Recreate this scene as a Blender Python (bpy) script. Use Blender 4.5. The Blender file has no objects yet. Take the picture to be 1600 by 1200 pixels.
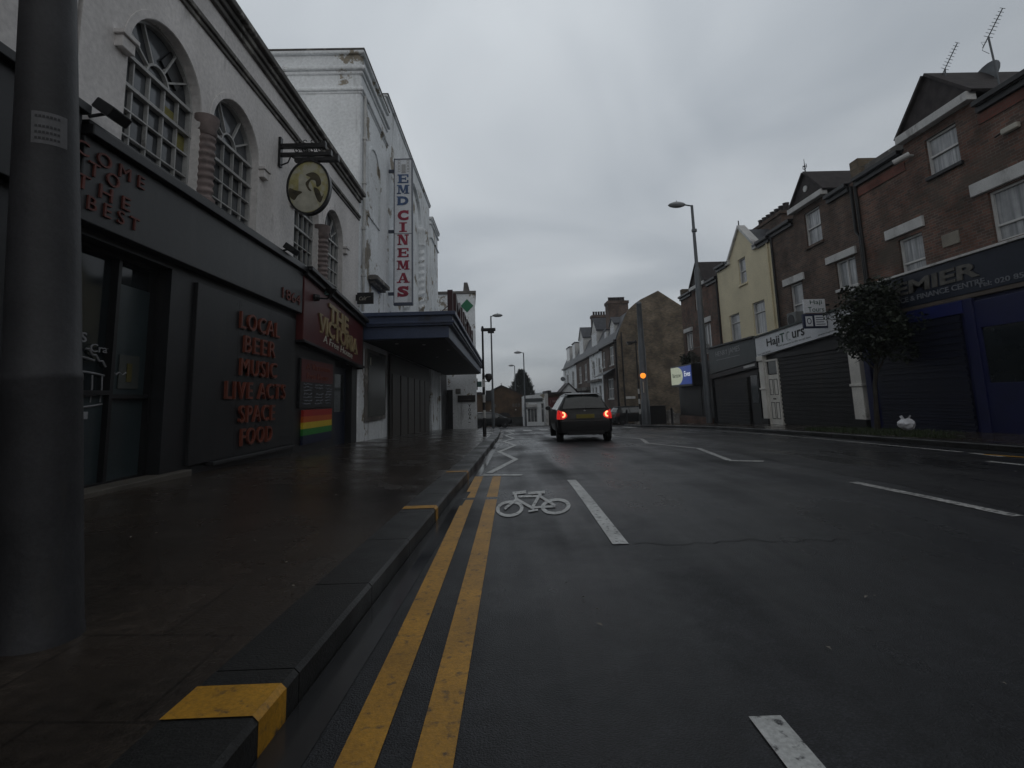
import bpy, bmesh, math, random
from mathutils import Vector, Matrix
from mathutils.geometry import tessellate_polygon
random.seed(7)
R = math.radians
PI = math.pi
scene = bpy.context.scene
COL = scene.collection

# ------------------------------------------------------------------ camera, sky, sun, exposure
cam_d = bpy.data.cameras.new('camera')
cam = bpy.data.objects.new('camera', cam_d); COL.objects.link(cam)
cam_d.sensor_width = 36.0; cam_d.sensor_fit = 'HORIZONTAL'
cam_d.lens = 18.0
cam_d.shift_x = 0.0
cam_d.shift_y = -(600 - 511.13) / 1600.0
cam_d.clip_start = 0.05; cam_d.clip_end = 5000
cx = Vector((0.9994389, -0.01608856, -0.02937753))
cy = Vector((0.02684659, -0.1396834, 0.98983221))
cz = -Vector((0.02002853, 0.99006551, 0.1391731))
mw = Matrix.Identity(4)
for i, v in enumerate((cx, cy, cz)):
    for j in range(3): mw[j][i] = v[j]
mw[2][3] = 1.1
cam.matrix_world = mw
scene.camera = cam

world = bpy.data.worlds.new('World'); scene.world = world
world.use_nodes = True
wt = world.node_tree; wn = wt.nodes; wl = wt.links
wn.clear()
w_out = wn.new('ShaderNodeOutputWorld'); w_bg = wn.new('ShaderNodeBackground')
w_bg.inputs['Strength'].default_value = 0.1
w_sky = wn.new('ShaderNodeTexSky'); w_sky.sky_type = 'NISHITA'; w_sky.sun_disc = False
SUN_EL, SUN_AZ = R(32), R(180)
w_sky.sun_elevation = SUN_EL; w_sky.sun_rotation = SUN_AZ
w_tc = wn.new('ShaderNodeTexCoord')
w_sep = wn.new('ShaderNodeSeparateXYZ'); wl.new(w_tc.outputs['Generated'], w_sep.inputs[0])
def wmath(op, a, b):
    n = wn.new('ShaderNodeMath'); n.operation = op
    for i, v in enumerate((a, b)):
        if isinstance(v, (int, float)): n.inputs[i].default_value = v
        else: wl.new(v, n.inputs[i])
    return n.outputs[0]
zc = wmath('ADD', wmath('MAXIMUM', w_sep.outputs[2], 0.0), 0.35)
px_ = wmath('DIVIDE', w_sep.outputs[0], zc); py_ = wmath('DIVIDE', w_sep.outputs[1], zc)
w_cmb = wn.new('ShaderNodeCombineXYZ'); wl.new(px_, w_cmb.inputs[0]); wl.new(py_, w_cmb.inputs[1])
w_n1 = wn.new('ShaderNodeTexNoise'); w_n1.inputs['Scale'].default_value = 1.7; w_n1.inputs['Detail'].default_value = 5.0
w_n1.inputs['Roughness'].default_value = 0.42; w_n1.inputs['Distortion'].default_value = 0.6
wl.new(w_cmb.outputs[0], w_n1.inputs['Vector'])
w_rp = wn.new('ShaderNodeValToRGB')
w_rp.color_ramp.elements[0].position = 0.30; w_rp.color_ramp.elements[0].color = (3.6, 3.95, 4.34, 1)
w_rp.color_ramp.elements[1].position = 0.62; w_rp.color_ramp.elements[1].color = (5.45, 5.80, 6.12, 1)
wl.new(w_n1.outputs['Fac'], w_rp.inputs[0])
# the overcast is brighter overhead than at the horizon
w_zr = wn.new('ShaderNodeMapRange'); w_zr.inputs['From Min'].default_value = 0.0; w_zr.inputs['From Max'].default_value = 0.75
w_zr.inputs['To Min'].default_value = 0.82; w_zr.inputs['To Max'].default_value = 1.25
wl.new(w_sep.outputs[2], w_zr.inputs['Value'])
w_mul = wn.new('ShaderNodeMixRGB'); w_mul.blend_type = 'MULTIPLY'; w_mul.inputs[0].default_value = 1.0
wl.new(w_rp.outputs[0], w_mul.inputs[1]); wl.new(w_zr.outputs[0], w_mul.inputs[2])
# the cloud is thinnest, and so brightest, ahead over the street
w_dot = wn.new('ShaderNodeVectorMath'); w_dot.operation = 'DOT_PRODUCT'; wl.new(w_tc.outputs['Generated'], w_dot.inputs[0])
w_dot.inputs[1].default_value = Vector((0.05, 0.82, 0.57)).normalized()
w_hf = wmath('ADD', wmath('MULTIPLY', w_dot.outputs['Value'], 0.5), 0.5)
w_r2 = wn.new('ShaderNodeValToRGB'); cr = w_r2.color_ramp; cr.interpolation = 'EASE'
for i, (p_, v_) in enumerate(((0.0, .50), (0.5, .58), (0.84, .78), (1.0, 1.0))):
    e = cr.elements[i] if i < 2 else cr.elements.new(p_)
    e.position = p_; e.color = (v_, v_, v_, 1)
wl.new(w_hf, w_r2.inputs[0])
w_mu2 = wn.new('ShaderNodeMixRGB'); w_mu2.blend_type = 'MULTIPLY'; w_mu2.inputs[0].default_value = 1.0
wl.new(w_mul.outputs[0], w_mu2.inputs[1]); wl.new(w_r2.outputs[0], w_mu2.inputs[2]); 
w_zd = wn.new('ShaderNodeMapRange'); w_zd.interpolation_type = 'SMOOTHSTEP'; w_zd.inputs['From Min'].default_value = 0.62; w_zd.inputs['From Max'].default_value = 0.92
w_zd.inputs['To Min'].default_value = 1.0; w_zd.inputs['To Max'].default_value = 0.30; wl.new(w_sep.outputs[2], w_zd.inputs['Value'])   # unseen zenith dimmed, so the ground takes less light than the walls
w_mu3 = wn.new('ShaderNodeMixRGB'); w_mu3.blend_type = 'MULTIPLY'; w_mu3.inputs[0].default_value = 1.0
wl.new(w_mu2.outputs[0], w_mu3.inputs[1]); wl.new(w_zd.outputs[0], w_mu3.inputs[2]); w_mul = w_mu3
w_mix = wn.new('ShaderNodeMixRGB'); w_mix.inputs[0].default_value = 0.96
wl.new(w_sky.outputs[0], w_mix.inputs[1]); wl.new(w_mul.outputs[0], w_mix.inputs[2])
wl.new(w_mix.outputs[0], w_bg.inputs['Color']); wl.new(w_bg.outputs[0], w_out.inputs[0])

sun_d = bpy.data.lights.new('sun', 'SUN'); sun = bpy.data.objects.new('sun', sun_d); COL.objects.link(sun)
sun_d.energy = 0.5; sun_d.angle = R(120); sun_d.color = (1.0, 0.97, 0.93)
sun.rotation_euler = (R(90) - SUN_EL, 0, PI - SUN_AZ)

scene.view_settings.view_transform = 'Standard'; scene.view_settings.look = 'None'
scene.view_settings.exposure = 0.0; scene.view_settings.gamma = 1.0
scene.view_settings.use_curve_mapping = False

# ------------------------------------------------------------------ materials
MATS = {}
def M(name, base, rough=0.7, var=0.25, scale=1.5, fine=0.12, bump=0.0, bscale=40.0, spec=0.35, metal=0.0,
      dirt=None, dirt_lo=0.55, dirt_hi=0.7, dirt_scale=1.2, streak=1.0, rvar=0.0, coat=0.0, emit=None, estr=0.0,
      wet=None, peel=None):
    m = bpy.data.materials.new(name); m.use_nodes = True; MATS[name] = m
    nt = m.node_tree; n = nt.nodes; l = nt.links
    b = n['Principled BSDF']
    b.inputs['Roughness'].default_value = rough; b.inputs['Specular IOR Level'].default_value = spec
    b.inputs['Metallic'].default_value = metal; b.inputs['Coat Weight'].default_value = coat
    tc = n.new('ShaderNodeTexCoord')
    geo = n.new('ShaderNodeNewGeometry')
    vec = geo.outputs['Position']
    def noise(sc, det=4.0, rg=0.55, stretch=None, dist=0.0):
        t = n.new('ShaderNodeTexNoise'); t.inputs['Scale'].default_value = sc
        t.inputs['Detail'].default_value = det; t.inputs['Roughness'].default_value = rg; t.inputs['Distortion'].default_value = dist
        if stretch:
            mp = n.new('ShaderNodeMapping'); mp.inputs['Scale'].default_value = stretch
            l.new(tc.outputs['Object'], mp.inputs[0]); l.new(mp.outputs[0], t.inputs['Vector'])
        else: l.new(tc.outputs['Object'], t.inputs['Vector'])
        return t.outputs['Fac']
    def rng(v, a, b_, c, d):
        t = n.new('ShaderNodeMapRange'); t.inputs['From Min'].default_value = a; t.inputs['From Max'].default_value = b_
        t.inputs['To Min'].default_value = c; t.inputs['To Max'].default_value = d; l.new(v, t.inputs['Value']); return t.outputs[0]
    def mix(kind, f, a, c):
        t = n.new('ShaderNodeMixRGB'); t.blend_type = kind
        for i, v in enumerate((f, a, c)):
            if isinstance(v, (int, float)): t.inputs[i].default_value = v
            elif isinstance(v, tuple): t.inputs[i].default_value = (*v, 1)
            else: l.new(v, t.inputs[i])
        return t.outputs[0]
    col = mix('MULTIPLY', 1.0, tuple(base), rng(noise(scale), 0.3, 0.7, 1 - var, 1 + var))
    if fine: col = mix('MULTIPLY', 1.0, col, rng(noise(scale * 22, 3), 0.3, 0.7, 1 - fine, 1 + fine))
    if peel:
        col = mix('MIX', rng(noise(peel[1], 8, 0.68), peel[2], peel[2] + 0.025, 0, 1), col, mix('MULTIPLY', 1.0, tuple(peel[0]), rng(noise(6), .3, .7, .6, 1.4)))
    if dirt:
        col = mix('MIX', rng(noise(dirt_scale, 6, 0.62, (1, 1, streak)), dirt_lo, dirt_hi, 0, 1), col, tuple(dirt))
    l.new(col, b.inputs['Base Color'])
    if rvar or wet:
        l.new(rng(noise((wet or 0.6), 5, 0.6), 0.35, 0.65, max(0.02, rough - rvar), min(1, rough + rvar)), b.inputs['Roughness'])
    if bump:
        bp = n.new('ShaderNodeBump'); bp.inputs['Strength'].default_value = bump; bp.inputs['Distance'].default_value = 0.01
        l.new(noise(bscale, 4), bp.inputs['Height']); l.new(bp.outputs[0], b.inputs['Normal'])
    if emit:
        b.inputs['Emission Color'].default_value = (*emit, 1); b.inputs['Emission Strength'].default_value = estr
    return m

def brick(name, c1, c2, mortar, scale=1.0, var=0.55, rough=0.85, patch=None, bump=0.35):
    m = bpy.data.materials.new(name); m.use_nodes = True
    nt = m.node_tree; n = nt.nodes; l = nt.links; b = n['Principled BSDF']
    b.inputs['Roughness'].default_value = rough; b.inputs['Specular IOR Level'].default_value = 0.25
    tc = n.new('ShaderNodeTexCoord'); geo = n.new('ShaderNodeNewGeometry')
    sx = n.new('ShaderNodeSeparateXYZ'); l.new(tc.outputs['Object'], sx.inputs[0])
    sn = n.new('ShaderNodeSeparateXYZ'); l.new(geo.outputs['Normal'], sn.inputs[0])
    def mt(op, a, c=None):
        t = n.new('ShaderNodeMath'); t.operation = op
        for i, v in enumerate((a, c)):
            if v is None: continue
            if isinstance(v, (int, float)): t.inputs[i].default_value = v
            else: l.new(v, t.inputs[i])
        return t.outputs[0]
    u = mt('ADD', mt('MULTIPLY', sx.outputs[0], mt('ABSOLUTE', sn.outputs[1])), mt('MULTIPLY', sx.outputs[1], mt('ABSOLUTE', sn.outputs[0])))
    cb = n.new('ShaderNodeCombineXYZ'); l.new(u, cb.inputs[0]); l.new(sx.outputs[2], cb.inputs[1])
    bt = n.new('ShaderNodeTexBrick')
    bt.inputs['Color1'].default_value = (*c1, 1); bt.inputs['Color2'].default_value = (*c2, 1); bt.inputs['Mortar'].default_value = (*mortar, 1)
    bt.inputs['Scale'].default_value = scale; bt.inputs['Brick Width'].default_value = 0.225; bt.inputs['Row Height'].default_value = 0.075
    bt.inputs['Mortar Size'].default_value = 0.009; bt.inputs['Bias'].default_value = 0.0; bt.inputs['Mortar Smooth'].default_value = 0.3
    l.new(cb.outputs[0], bt.inputs['Vector'])
    def nz(s, d=5):
        t = n.new('ShaderNodeTexNoise'); t.inputs['Scale'].default_value = s; t.inputs['Detail'].default_value = d; t.inputs['Roughness'].default_value = .62
        l.new(tc.outputs['Object'], t.inputs['Vector'])
        return t.outputs['Fac']
    def rng(v, a, b_, c, d):
        t = n.new('ShaderNodeMapRange'); t.inputs['From Min'].default_value = a; t.inputs['From Max'].default_value = b_
        t.inputs['To Min'].default_value = c; t.inputs['To Max'].default_value = d; l.new(v, t.inputs['Value']); return t.outputs[0]
    mx = n.new('ShaderNodeMixRGB'); mx.blend_type = 'MULTIPLY'; mx.inputs[0].default_value = 1
    l.new(bt.outputs['Color'], mx.inputs[1]); l.new(rng(nz(0.9), .3, .7, 1 - var, 1 + var), mx.inputs[2])
    out = mx.outputs[0]
    if patch:
        m2 = n.new('ShaderNodeMixRGB'); l.new(rng(nz(0.55, 6), .52, .62, 0, .75), m2.inputs[0]); l.new(out, m2.inputs[1]); m2.inputs[2].default_value = (*patch, 1)
        out = m2.outputs[0]
    l.new(out, b.inputs['Base Color'])
    bp = n.new('ShaderNodeBump'); bp.inputs['Strength'].default_value = bump; bp.inputs['Distance'].default_value = 0.01; bp.invert = True
    l.new(bt.outputs['Fac'], bp.inputs['Height']); l.new(bp.outputs[0], b.inputs['Normal'])
    return m

ASPH = (0.021, 0.022, 0.025)
def paint(name, base, lo=0.5, hi=0.62):
    return M(name, base, rough=0.5, var=0.22, scale=3, fine=0.2, dirt=ASPH, dirt_lo=lo, dirt_hi=hi, dirt_scale=22, bump=0.2, bscale=120, spec=0.4)
def road_mat(*a, **k):
    m = M(*a, **k); nt = m.node_tree; n = nt.nodes; l = nt.links; b = n['Principled BSDF']
    tc = n.new('ShaderNodeTexCoord')
    def nz(sc, stretch, det=4):
        mp = n.new('ShaderNodeMapping'); mp.inputs['Scale'].default_value = stretch; l.new(tc.outputs['Object'], mp.inputs[0])
        t = n.new('ShaderNodeTexNoise'); t.inputs['Scale'].default_value = sc; t.inputs['Detail'].default_value = det; l.new(mp.outputs[0], t.inputs['Vector']); return t.outputs['Fac']
    def rng(v, p, q, c, d):
        t = n.new('ShaderNodeMapRange'); t.inputs['From Min'].default_value = p; t.inputs['From Max'].default_value = q; t.inputs['To Min'].default_value = c; t.inputs['To Max'].default_value = d; l.new(v, t.inputs['Value']); return t.outputs[0]
    def mul(c, f):
        t = n.new('ShaderNodeMixRGB'); t.blend_type = 'MULTIPLY'; t.inputs[0].default_value = 1; l.new(c, t.inputs[1]); l.new(f, t.inputs[2]); return t.outputs[0]
    col = b.inputs['Base Color'].links[0].from_socket
    col = mul(col, rng(nz(1.0, (1.6, .06, 1)), .35, .65, .72, 1.30))          # worn wheel tracks running along the road
    vo = n.new('ShaderNodeTexVoronoi'); vo.inputs['Scale'].default_value = 85; l.new(tc.outputs['Object'], vo.inputs['Vector'])
    col = mul(col, rng(vo.outputs['Distance'], .1, .6, 1.55, .6))              # aggregate
    l.new(col, b.inputs['Base Color'])
    ro = n.new('ShaderNodeMath'); ro.operation = 'ADD'
    l.new(b.inputs['Roughness'].links[0].from_socket, ro.inputs[0]); l.new(rng(nz(1.0, (1.4, .08, 1)), .38, .62, -.12, .14), ro.inputs[1]); l.new(ro.outputs[0], b.inputs['Roughness'])
    return m
m_road = road_mat('wet_asphalt', ASPH, rough=0.42, rvar=0.2, wet=0.35, var=0.35, scale=0.45, fine=0.35, bump=0.6, bscale=140, spec=0.33,
           dirt=(0.013, 0.013, 0.015), dirt_lo=0.5, dirt_hi=0.64, dirt_scale=0.5)
m_ground = M('ground_soil', (0.035, 0.037, 0.035), rough=0.8)
m_kerb = M('granite_kerb', (0.013, 0.0128, 0.012), rough=0.45, rvar=0.15, wet=1.5, var=0.3, scale=2, fine=0.35, bump=0.35, bscale=90, spec=0.3)
m_yellow = paint('yellow_paint', (0.41, 0.205, 0.014), 0.56, 0.74)
m_white = paint('white_paint', (0.50, 0.51, 0.50), 0.55, 0.66)
m_whiteold = paint('worn_white_paint', (0.40, 0.40, 0.39), 0.50, 0.62)
m_render = M('white_render', (0.68, 0.655, 0.64), rough=0.8, var=0.16, scale=0.7, bump=0.15, bscale=25,
             dirt=(0.15, 0.14, 0.13), dirt_lo=0.60, dirt_hi=0.80, dirt_scale=2.2, streak=0.22, peel=((0.13, 0.115, 0.10), 1.6, 0.655))
m_render2 = M('cinema_render', (0.74, 0.765, 0.78), rough=0.8, var=0.16, scale=0.5, bump=0.15, bscale=25,
              dirt=(0.17, 0.17, 0.165), dirt_lo=0.58, dirt_hi=0.80, dirt_scale=1.6, streak=0.15, peel=((0.24, 0.21, 0.165), 0.75, 0.575))
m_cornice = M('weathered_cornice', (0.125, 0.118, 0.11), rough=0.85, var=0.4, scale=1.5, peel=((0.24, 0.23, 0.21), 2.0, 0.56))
m_dgrey = M('dark_grey_paint', (0.014, 0.0145, 0.016), rough=0.45, var=0.35, scale=0.9, spec=0.35, bump=0.12, bscale=12, dirt=(0.026, 0.025, 0.023), dirt_lo=.54, dirt_hi=.72, dirt_scale=3.0, streak=.15)
m_fasc = M('fascia_grey_paint', (0.022, 0.0225, 0.024), rough=0.45, var=0.15, scale=0.6, spec=0.4, dirt=(0.035, 0.035, 0.035), dirt_scale=1.5, streak=0.3)
m_black = M('black_paint', (0.012, 0.012, 0.013), rough=0.4, var=0.3)
m_wfr = M('grey_white_window_paint', (0.40, 0.40, 0.39), rough=0.5, var=0.2, scale=3, dirt=(0.14, 0.13, 0.12), dirt_lo=0.58, dirt_hi=0.75, dirt_scale=4)
m_wfr2 = M('white_window_paint', (0.55, 0.55, 0.54), rough=0.45, var=0.12, scale=3, dirt=(0.22, 0.21, 0.20), dirt_lo=0.6, dirt_hi=0.8, dirt_scale=3)
m_glass = M('dark_glass', (0.085, 0.092, 0.100), rough=0.1, var=0.6, scale=1.4, fine=0, spec=0.5)
m_curt = M('curtained_glass', (0.40, 0.41, 0.42), rough=0.15, var=0.35, scale=1.6, fine=0.0, spec=0.6, dirt=(0.20, 0.21, 0.22), dirt_lo=.42, dirt_hi=.62, dirt_scale=9, streak=.05)
m_shopgl = M('shop_glass', (0.014, 0.018, 0.020), rough=0.06, var=0.3, fine=0, spec=0.5)
m_teal = M('door_panel_teal', (0.030, 0.042, 0.046), rough=0.3, var=0.2, spec=0.4)
m_redlet = M('red_lettering', (0.145, 0.038, 0.022), rough=0.5, var=0.15, scale=4)
m_red_edge = M('pale_letter_edge', (0.20, 0.11, 0.085), rough=0.5, var=0.1)  # paler tone for the letter outlines
m_maroon = M('maroon_board', (0.085, 0.016, 0.016), rough=0.45, var=0.25, scale=1)
m_gold = M('gold_lettering', (0.30, 0.23, 0.12), rough=0.5, var=0.2, scale=3)
m_cream = M('cream_lettering', (0.42, 0.40, 0.34), rough=0.5, var=0.15)
m_steel = M('galvanised_steel', (0.105, 0.115, 0.125), rough=0.5, var=0.18, scale=2, metal=0.3, spec=0.5)
m_polegrey = M('pole_grey_paint', (0.034, 0.034, 0.037), rough=0.55, var=0.3, scale=3, spec=0.3, bump=0.25, bscale=30, dirt=(0.045, 0.043, 0.040), dirt_lo=.58, dirt_hi=.72, dirt_scale=6, streak=.25)
m_slate = M('slate', (0.055, 0.058, 0.066), rough=0.5, var=0.35, scale=3, bump=0.3, bscale=12)
m_tile = M('dark_clay_tile', (0.034, 0.028, 0.028), rough=0.75, var=0.4, scale=4, bump=0.4, bscale=14)
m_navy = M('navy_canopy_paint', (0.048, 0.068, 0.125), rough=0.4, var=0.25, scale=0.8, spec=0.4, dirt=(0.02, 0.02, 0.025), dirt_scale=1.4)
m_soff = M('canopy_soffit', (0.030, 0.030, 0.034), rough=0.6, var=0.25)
m_signw = M('white_sign_face', (0.68, 0.70, 0.73), rough=0.45, var=0.08, scale=1.5, dirt=(0.33, 0.33, 0.33), dirt_scale=2, dirt_lo=.62, dirt_hi=.8, streak=0.3)
m_sblue = M('blue_sign_letter', (0.060, 0.105, 0.21), rough=0.5, var=0.45, scale=7)
m_sred = M('red_sign_letter', (0.26, 0.025, 0.050), rough=0.5, var=0.35, scale=6)
m_pvc = M('white_plaster_trim', (0.52, 0.52, 0.51), rough=0.6, var=0.15, scale=2, dirt=(0.24, 0.23, 0.22), dirt_scale=2.5, streak=0.4)
m_bred = brick('red_brown_brick', (0.160, 0.080, 0.058), (0.080, 0.056, 0.046), (0.135, 0.120, 0.105), patch=(0.085, 0.074, 0.060))
m_bstock = brick('brown_stock_brick', (0.185, 0.140, 0.092), (0.095, 0.078, 0.058), (0.16, 0.14, 0.115), patch=(0.075, 0.064, 0.050))
m_bdark = brick('dark_brick', (0.125, 0.078, 0.060), (0.070, 0.054, 0.046), (0.125, 0.11, 0.095))
m_bora = brick('orange_brown_brick', (0.105, 0.062, 0.034), (0.085, 0.052, 0.030), (0.08, 0.066, 0.050))
m_ylw = M('pale_yellow_render', (0.68, 0.61, 0.43), rough=0.8, var=0.10, scale=0.8, bump=0.1, dirt=(0.28, 0.24, 0.15), dirt_lo=.62, dirt_hi=.85, dirt_scale=1.6, streak=0.25)
m_blue = M('royal_blue_paint', (0.007, 0.010, 0.055), rough=0.42, var=0.25, scale=0.8, spec=0.4)
m_bluesign = M('dark_blue_sign_face', (0.016, 0.021, 0.036), rough=0.35, var=0.3, scale=0.7)
m_shut = M('dark_steel_shutter', (0.023, 0.023, 0.024), rough=0.5, var=0.4, scale=1, metal=0.2, dirt=(0.04, 0.037, 0.032), dirt_lo=.55, dirt_hi=.72, dirt_scale=2.5, streak=.2)
m_hjgrey = M('slate_grey_sign', (0.062, 0.073, 0.077), rough=0.45, var=0.12)
m_green = M('green_paint', (0.020, 0.16, 0.075), rough=0.5, var=0.1)
m_dkgreen = M('dark_green_lettering', (0.020, 0.075, 0.050), rough=0.5, var=0.1)
m_leaf = M('street_tree_leaf', (0.016, 0.023, 0.011), rough=0.5, var=0.5, scale=3, spec=0.4)
m_leaf2 = M('conifer_foliage', (0.026, 0.036, 0.024), rough=0.7, var=0.5, scale=2)
m_bark = M('bark', (0.030, 0.025, 0.019), rough=0.85, var=0.4, scale=8, bump=0.6, bscale=20)
m_grass = M('grass_blades', (0.030, 0.045, 0.016), rough=0.7, var=0.5, scale=4)
m_bag = M('white_plastic_bag', (0.62, 0.63, 0.66), rough=0.35, var=0.12, scale=6)
m_carp = M('dark_car_paint', (0.003, 0.0033, 0.0037), rough=0.4, var=0.08, fine=0, spec=0.3, coat=0.2)
m_cargl = M('car_glass', (0.030, 0.036, 0.037), rough=0.05, var=0.3, fine=0, spec=0.9)
m_rubber = M('tyre_rubber', (0.013, 0.013, 0.014), rough=0.75, var=0.2)
m_alloy = M('alloy_wheel', (0.20, 0.20, 0.21), rough=0.35, metal=0.7, var=0.1)
m_taill = M('lit_tail_lamp', (0.4, 0.02, 0.02), rough=0.2, var=0.0, fine=0, emit=(1.0, 0.03, 0.025), estr=0.42)
m_tailh = M('tail_lamp_filament', (0.8, 0.2, 0.1), rough=0.2, var=0.0, fine=0, emit=(1.0, 0.36, 0.16), estr=2.4)
m_plate = M('yellow_number_plate', (0.17, 0.14, 0.022), rough=0.5, var=0.15)
m_amber = M('lit_amber_globe', (0.8, 0.25, 0.03), rough=0.3, var=0.0, fine=0, emit=(1.0, 0.30, 0.03), estr=1.15)
m_globe = M('unlit_globe', (0.05, 0.045, 0.04), rough=0.25, var=0.2)
m_litsign = M('backlit_cream_sign', (0.5, 0.52, 0.42), rough=0.3, var=0.12, scale=3, emit=(0.62, 0.68, 0.50), estr=0.30)
m_litblue = M('backlit_blue_sign', (0.03, 0.07, 0.30), rough=0.3, var=0.1, emit=(0.04, 0.09, 0.42), estr=0.24)
m_litwh = M('backlit_white_letter', (0.7, 0.72, 0.75), rough=0.3, var=0.0, fine=0, emit=(0.7, 0.75, 0.8), estr=0.5)
m_hill = M('distant_hill', (0.075, 0.09, 0.09), rough=0.9, var=0.1, scale=0.02)
RB = [M('rainbow_' + n_, c, rough=0.5, var=0.08) for n_, c in
      (('red', (0.30, 0.018, 0.012)), ('orange', (0.40, 0.08, 0.012)), ('yellow', (0.50, 0.36, 0.02)), ('green', (0.025, 0.17, 0.03)), ('blue', (0.006, 0.010, 0.034)))]

def slab_mat():
    m = M('wet_paving', (0.044, 0.035, 0.028), rough=0.20, rvar=0.17, wet=0.9, var=0.45, scale=0.8, fine=0.35, bump=0.3, bscale=60, spec=0.4,
          dirt=(0.034, 0.025, 0.018), dirt_lo=0.48, dirt_hi=0.66, dirt_scale=0.9)
    nt = m.node_tree; n = nt.nodes; l = nt.links; b = n['Principled BSDF']
    tc = n.new('ShaderNodeTexCoord'); bt = n.new('ShaderNodeTexBrick')
    bt.inputs['Scale'].default_value = 1.0; bt.inputs['Brick Width'].default_value = 0.6; bt.inputs['Row Height'].default_value = 0.6
    bt.inputs['Mortar Size'].default_value = 0.007; bt.inputs['Color1'].default_value = (1, 1, 1, 1); bt.inputs['Color2'].default_value = (0.82, 0.82, 0.82, 1)
    bt.inputs['Mortar'].default_value = (0.55, 0.55, 0.55, 1)
    l.new(tc.outputs['Object'], bt.inputs['Vector'])
    src = b.inputs['Base Color'].links[0].from_socket
    mx = n.new('ShaderNodeMixRGB'); mx.blend_type = 'MULTIPLY'; mx.inputs[0].default_value = 1
    l.new(src, mx.inputs[1]); l.new(bt.outputs['Color'], mx.inputs[2]); l.new(mx.outputs[0], b.inputs['Base Color'])
    return m
m_slab = slab_mat()

# ------------------------------------------------------------------ mesh helpers
class MB:
    def __init__(s): s.v = []; s.f = []
    def add(s, pts, faces):
        o = len(s.v); s.v += [tuple(p) for p in pts]; s.f += [tuple(o + i for i in f) for f in faces]; return s
    def poly(s, pts): return s.add(pts, [tuple(range(len(pts)))])
    def box(s, x0, x1, y0, y1, z0, z1):
        p = [(x, y, z) for x in (x0, x1) for y in (y0, y1) for z in (z0, z1)]
        return s.add(p, [(0, 1, 3, 2), (4, 6, 7, 5), (0, 4, 5, 1), (2, 3, 7, 6), (0, 2, 6, 4), (1, 5, 7, 3)])
    def fbox(s, F, a0, a1, b0, b1, d0, d1):
        p = [F(a, b, d) for a in (a0, a1) for b in (b0, b1) for d in (d0, d1)]
        return s.add(p, [(0, 1, 3, 2), (4, 6, 7, 5), (0, 4, 5, 1), (2, 3, 7, 6), (0, 2, 6, 4), (1, 5, 7, 3)])
    def prism(s, F, pts, d0, d1):
        n = len(pts)
        v = [F(a, b, d0) for a, b in pts] + [F(a, b, d1) for a, b in pts]
        tri = tessellate_polygon([[Vector((a, b, 0)) for a, b in pts]])
        fs = [tuple(t) for t in tri] + [tuple(i + n for i in t) for t in tri] + [(i, (i + 1) % n, (i + 1) % n + n, i + n) for i in range(n)]
        return s.add(v, fs)
    def ringprism(s, F, outer, inner, d0, d1):
        n = len(outer)
        v = [F(a, b, d) for d in (d0, d1) for a, b in outer] + [F(a, b, d) for d in (d0, d1) for a, b in inner]
        fs = []
        for i in range(n):
            j = (i + 1) % n
            fs += [(i, j, 2 * n + j, 2 * n + i), (n + i, n + j, 3 * n + j, 3 * n + i), (i, j, n + j, n + i), (2 * n + i, 2 * n + j, 3 * n + j, 3 * n + i)]
        return s.add(v, fs)
    def tube(s, pts, r, n=8, caps=True):
        pts = [Vector(p) for p in pts]; rs = r if isinstance(r, (list, tuple)) else [r] * len(pts)
        o = []; prev = None
        for i, p in enumerate(pts):
            d = (pts[min(i + 1, len(pts) - 1)] - pts[max(i - 1, 0)]).normalized()
            a = Vector((0, 0, 1)) if abs(d.z) < 0.9 else Vector((0, 1, 0))
            u = d.cross(a).normalized() if prev is None else (prev - d * prev.dot(d)).normalized()
            prev = u; w = d.cross(u)
            o += [p + (u * math.cos(2 * PI * k / n) + w * math.sin(2 * PI * k / n)) * rs[i] for k in range(n)]
        fs = [(i * n + k, i * n + (k + 1) % n, (i + 1) * n + (k + 1) % n, (i + 1) * n + k) for i in range(len(pts) - 1) for k in range(n)]
        if caps: fs += [tuple(range(n)), tuple((len(pts) - 1) * n + k for k in range(n))]
        return s.add(o, fs)
    def lathe(s, c, prof, n=16, fn=None):
        o = []
        for r, z in prof:
            for k in range(n):
                t = 2 * PI * k / n; rr = r * (fn(t, z) if fn else 1)
                o.append((c[0] + rr * math.cos(t), c[1] + rr * math.sin(t), c[2] + z))
        m_ = len(prof)
        fs = [(i * n + k, i * n + (k + 1) % n, (i + 1) * n + (k + 1) % n, (i + 1) * n + k) for i in range(m_ - 1) for k in range(n)]
        fs += [tuple(range(n)), tuple((m_ - 1) * n + k for k in range(n))]
        return s.add(o, fs)
    def wall(s, F, outer, holes, depth, back=None):
        """front face with real openings, reveals of the given depth, and rim"""
        loops = [outer] + holes
        flat = [p for lp in loops for p in lp]
        tri = tessellate_polygon([[Vector((a, b, 0)) for a, b in lp] for lp in loops])
        s.add([F(a, b, 0) for a, b in flat], [tuple(t) for t in tri])
        for k, lp in enumerate(loops):
            n = len(lp); dd = depth if k else (back or depth)
            s.add([F(a, b, 0) for a, b in lp] + [F(a, b, dd) for a, b in lp], [(i, (i + 1) % n, (i + 1) % n + n, i + n) for i in range(n)])
        return s

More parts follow.
